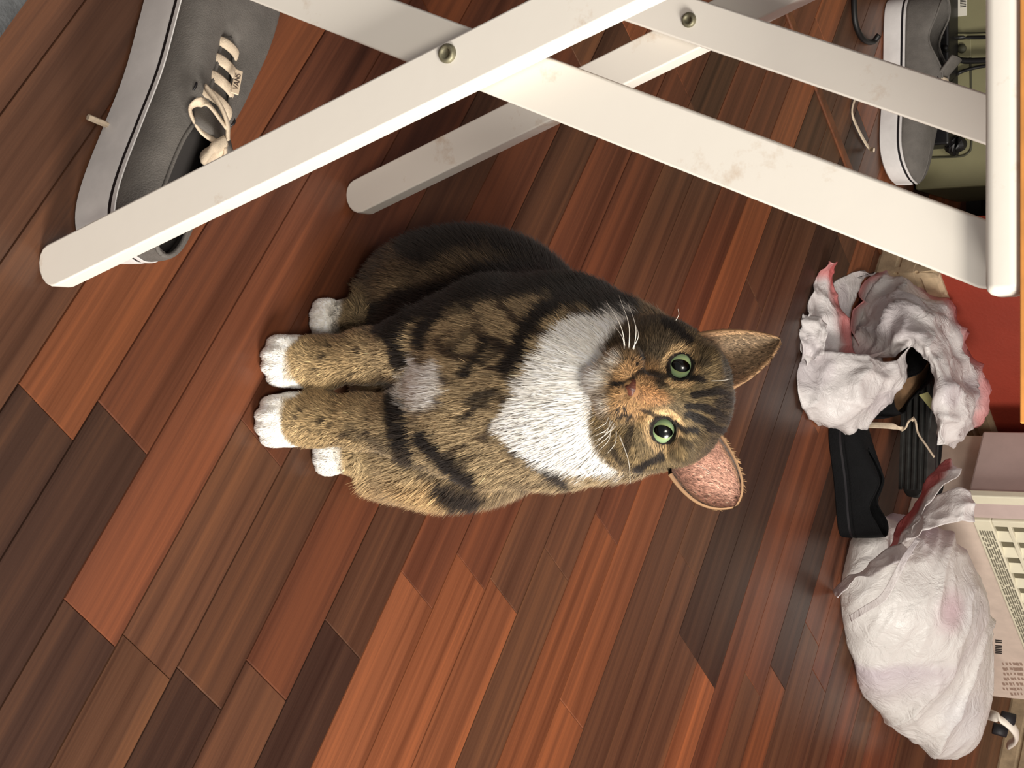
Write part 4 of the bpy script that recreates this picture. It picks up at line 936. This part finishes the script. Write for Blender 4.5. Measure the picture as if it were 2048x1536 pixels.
p2('handle', [[(1795, 1085, 2.17), (1830, 1075, 2.15), (1880, 1050, 2.15), (1950, 1045, 2.17)], [(1815, 1050, 2.18), (1850, 1035, 2.165), (1900, 1020, 2.16), (1945, 1020, 2.18)], [(1850, 1005, 2.20), (1880, 990, 2.18), (1915, 975, 2.18), (1938, 985, 2.19)]], amp=.007, seed=57)
p2('folded_rim', [[(1672, 1186, 2.5), (1680, 1164, 2.14), (1698, 1148, 2.14), (1730, 1136, 2.14), (1772, 1102, 2.16), (1800, 1082, 2.17)], [(1682, 1200, 2.12), (1696, 1180, 2.12), (1715, 1156, 2.12), (1745, 1156, 2.12), (1785, 1132, 2.13), (1830, 1110, 2.14)]], amp=.006, seed=61)
# the strip that shows white across the film
p2('seam_strip', [[(1702, 1244, 2.105), (1732, 1226, 2.095), (1770, 1202, 2.09), (1795, 1160, 2.095), (1815, 1120, 2.10), (1840, 1080, 2.12)], [(1698, 1231, 2.105), (1726, 1213, 2.095), (1760, 1190, 2.09), (1785, 1150, 2.095), (1805, 1112, 2.10), (1832, 1076, 2.12)]], amp=.001, seed=66)
# ------------------------------------------------------------------ things by the red wall
PLAST = mat('cream_plastic', (226, 220, 196), .5, var=.06, vscale=12); PANEL = mat('grey_pink_panel', (196, 176, 170), .55, var=.07, vscale=14); SLOT = mat('grille_dark', (104, 98, 78), .8)
PRINT = mat('print_grey', (120, 116, 100), .7); CARD = mat('white_carton', (214, 196, 182), .75, var=.08, vscale=30); BROWN = mat('print_brown', (150, 126, 112), .8); BARC = mat('print_black', (46, 42, 40), .7)
ZB = .100; A_ = G(1930, 985, ZB); ac = empty('air_conditioner', A_); tag(ac, 'cream window air conditioner with a louvred front standing on a carton by the wall', 'air conditioner')
acM = frame((0, 0, 0), e1, zd=(0, 0, 1))      # x along the wall, y away from the wall's front
ac.matrix_world = Matrix.Translation(A_) @ acM
AL, AD, AH = .62, .125, .34
box('casing', .012, AL, .0, AD, 0, AH, PANEL, ac, bevel=.003)
box('bezel', .0, .020, -.006, .006, -.002, AH, PLAST, ac, bevel=.002); box('side_strip', .021, .058, -.004, .006, -.002, AH, PANEL, ac, bevel=.0015)
ffr = box('front_frame', .059, AL, -.008, .004, -.002, .026, PLAST, ac, bevel=.002)
box('grille_back', .07, AL - .01, -.001, .001, .026, AH - .02, SLOT, ac)
box('front_frame', .059, .074, -.008, .004, .026, AH, PLAST, ac, bevel=.002)
for i in range(9):
    z = .050 + i * .030; box('rail', .072, AL - .01, -.0075, -.001, z - .003, z + .003, PLAST, ac, bevel=.001)
for j in range(13):
    x = .075 + j * .042; bm = bmesh.new(); box_bm(bm, -.019, .019, -.0012, .0012, .026, AH - .03, None); bmesh.ops.transform(bm, matrix=Matrix.Translation((x + .020, .0, 0)) @ Matrix.Rotation(math.radians(-20), 4, 'Z'), verts=bm.verts); bmobj('louvre', bm, PLAST, ac)
rp = random.Random(8)
for r in range(6):                                     # rating plate: rows of tiny print
    z = .003 + r * .0036; x = .085
    while x < .50:
        wd = rp.uniform(.006, .03); box('plate_print', x, x + wd, -.0086, -.0079, z, z + .0021, PRINT, ffr); x += wd + rp.uniform(.002, .006)
# carton under it
ct = empty('printed_carton', (0, 0, 0)); tag(ct, 'pale printed carton with a barcode under the air conditioner', 'carton'); C0 = e1 * (ab(A_)[0] + .05) + e2 * (ab(A_)[1] - .004)
ct.matrix_world = Matrix.Translation(C0) @ acM
CE = ab(G(2030, 1424, .05))[0] - ab(C0)[0]
CE = max(.2, min(.9, CE)); cbd = box('carton_body', 0, CE, .0, .15, 0, ZB - .0025, CARD, ct, bevel=.002)
def cpx(px, py):                                       # carton front: along, height
    d = ray(px, py); n = e2; t_ = (C0.dot(n) - Vector((0, 0, CAM_H)).dot(n)) / d.dot(n); p = Vector((0, 0, CAM_H)) + d * t_; return (p - C0).dot(e1), p.z
for i in range(8):
    (x0, z0), (x1, z1) = cpx(1990, 1279 + i * 3.6), cpx(2004, 1281 + i * 3.6); 
    if i % 3 != 2 or i == 5: box('barcode_bar', x0, x0 + .0035, -.0006, .0004, max(.004, z0), max(.006, z1), BARC, cbd)
for r in range(6):
    for q in range(9):
        x0, z0 = cpx(2004 + r * 7 + (q * 5) % 4, 1325 + q * 10)
        if .004 < z0 < .094 and 0 < x0 < CE - .02: box('carton_print', x0, x0 + rp.uniform(.006, .0095), -.0006, .0004, z0, z0 + rp.uniform(.002, .006), BROWN, cbd)
# ------------------------------------------------------------------ computer case, black box and cables beyond the doorway
BEIGE = mat('beige_case', (132, 127, 96), .5, var=.06, vscale=10); SEAM = mat('seam_dark', (58, 56, 40), .7); BLK = mat('black_plastic', (16, 14, 16), .45); STK = mat('sticker_white', (216, 210, 196), .6)
YT = G(1800, 375).y + .055
def TX(px, py): p = D(px, py, YT); return p.x, p.z
xr, _ = TX(1900, 376); pc = empty('computer_case', (xr - .21, YT, 0)); tag(pc, 'beige computer case with cables behind the far sneaker', 'computer'); pinv = Vector((xr - .21, YT, 0))
def pbox(name, x0, x1, z0, z1, y0, y1, m, bevel=0.0): return box(name, x0 - pinv.x, x1 - pinv.x, y0, y1, z0, z1, m, pc, bevel)
pbox('casing', xr - .42, xr, .004, .46, 0, .20, BEIGE, .004)
for fx in (-.38, -.04):
    pbox('foot', xr + fx - .012, xr + fx + .012, 0, .004, .03, .06, BLK)
def groove(pts, r=.0016):
    P = spline([Vector((TX(*p)[0] - pinv.x, -.0004, TX(*p)[1])) for p in pts], 6); v, f = tube_vf(P, r, 6); obj('seam', v, f, SEAM, pc, True)
groove([(1812, 318), (1870, 315), (1918, 313), (1936, 306), (1943, 290), (1943, 230), (1942, 150), (1940, 80)], .0018)
groove([(1908, 66), (1940, 66), (1985, 65)], .0012)
(xa, za), (xb, zb_) = TX(1909, -12), TX(1934, 31)
stk = pbox('sticker', xa, xb, za, zb_, -.0012, .0, STK, .0004)
for i in range(7):
    x0, z0 = TX(1921, -6 + i * 3.2); pbox('barcode_bar', x0, x0 + .0012, z0, z0 + .009, -.0016, -.0008, BARC).parent = stk
x0, z0 = TX(1925, 98); 
pbox('jack_plate', x0 - .014, x0 + .014, z0 - .014, z0 + .014, -.0025, .002, BEIGE, .001)
v, f = tube_vf([Vector((x0 - pinv.x, -.0055, z0)), Vector((x0 - pinv.x, -.001, z0))], .007, 14, 1, 0, (1, 0, 0)); obj('jack', v, f, SEAM, pc, True)
# black box with screw heads in front of the case
bx0 = D(1850, -60, YT - .05).x; bx1 = D(1850, 292, YT - .05).x; zt = D(1898, 100, YT - .05).z
bb_ = empty('black_box', ((bx0 + bx1) / 2, YT - .04, 0)); tag(bb_, 'black electronics box standing in front of the beige computer case', 'box')
hw = (bx1 - bx0) / 2; box('housing', -hw, hw, -.012, .036, 0, zt, BLK, bb_, bevel=.003)
for py in (16, 117): 
    p = D(1884, py, YT - .053); v, f = tube_vf([Vector((p.x - bb_.location.x, -.0135, p.z)), Vector((p.x - bb_.location.x, -.0115, p.z))], .0026, 10, 1, 0, (1, 0, 0)); obj('screw', v, f, STK, bb_, True)
CAB = mat('cable_black', (14, 12, 12), .5)
def cable(name, pts, r, label, cat='cable', grp=None): o = tube(name, pts, r, CAB, None, 8, 8); tag(o, label, cat, grp); return o
cable('cable', [D(1880, 74, YT - .058), D(1920, 75, YT - .014), D(1990, 74, YT - .014), D(2060, 72, YT - .014)], .003, 'straight thin black cable crossing the beige case above the jack')
cable('cable', [D(1890, 95, YT - .062), D(1905, 112, YT - .02), D(1925, 121, YT - .018), D(1970, 121, YT - .018), D(2060, 118, YT - .018)], .0048, 'thick black cable with a plug crossing the beige case below the jack')
cable('cable', [D(1895, 175, YT - .058), D(1912, 150, YT - .012), D(1940, 138, YT - .008), D(1985, 130, YT - .006), D(2050, 126, YT - .006)], .0028, 'thin black cable slanting up across the beige case')
cable('floor_cable', [G(1710, -40, .004), G(1708, 10, .004), G(1712, 50, .004), G(1726, 78, .004), G(1745, 84, .004), G(1758, 70, .012)], .0042, 'black cable looping on the floor beside the far sneaker')
kn = obj('cable_end', *tube_vf(spline([D(1890, 268, YT - .015), D(1906, 290, YT - .022), D(1918, 292, YT - .022), D(1924, 302, YT - .02)], 5), lambda u: .005 + .011 * math.sin(math.pi * min(1, u * 1.0)) ** 1, 10), CAB); tag(kn, 'dark rubber plug hanging against the beige case', 'plug')
# near-black block added to fill the dark gap between case and wall end
DC = mat('gap_filler_dark', (22, 16, 16), .6); x0 = D(1900, 372, YT + .25).x
dc = empty('gap_filler', (x0 + .15, YT + .36, 0)); tag(dc, 'nearly black block added to fill the dark gap beside the beige computer case', 'filler')
box('filler_body', -.15, .15, -.10, .2, .03, .6, DC, dc, bevel=.003); box('filler_base', -.14, .14, -.09, .19, 0, .03, DC, dc); box('filler_front', -.145, .145, -.112, -.1005, .04, .59, DC, dc, bevel=.002)
# ------------------------------------------------------------------ small things at the edges
sp = empty('striped_strap', D(1985, 1460, 2.62)); tag(sp, 'white strap with black bands poking out behind the full bag', 'strap'); spl = Vector(sp.location)
STW = mat('strap_white', (232, 224, 212), .6); STB = mat('strap_black', (24, 22, 26), .6)
pts = [D(a, b_, y) for a, b_, y in ((1968, 1428, 2.66), (1988, 1432, 2.60), (2012, 1444, 2.60), (2030, 1462, 2.62), (2032, 1478, 2.66), (2018, 1490, 2.70))]
v, f = tube_vf(spline([p - spl for p in pts], 6), .0085, 10, .5); obj('loop', v, f, STW, sp, True)
for a, b_, c_, d_ in ((2002, 1432, 2030, 1440), (1986, 1456, 2014, 1464)):
    v, f = tube_vf([D(a, b_, 2.60) - spl, D(c_, d_, 2.61) - spl], .0095, 10, .6); obj('band', v, f, STB, sp, True)
# corner of a grey cloth at the edge of the picture
gm = mat('grey_cloth', (88, 90, 92), .9, bump=.4, bscale=300, var=.2, vscale=60)
P = np.zeros((14, 14, 3)); a, b_ = G(-6, 66), G(52, -12); dirn = (b_ - a).normalized(); nn = Vector((dirn.y, -dirn.x, 0)); nn = nn if nn.y < 0 else -nn
for i in range(14):
    for j in range(14): q = a + dirn * (-.02 + .14 * i / 13) + nn * (.14 * j / 13); P[i, j] = (q.x, q.y, .003 + .006 * (math.sin(i * 1.1) * math.cos(j * .9) * .5 + .5) * min(1, j / 3))
v, f = grid_vf(P); o = obj('cloth', v, f, gm, None, True); md = o.modifiers.new('thick', 'SOLIDIFY'); md.thickness = .003; tag(o, 'dark grey cloth lying on the floor at the edge by the sneaker toe', 'cloth')
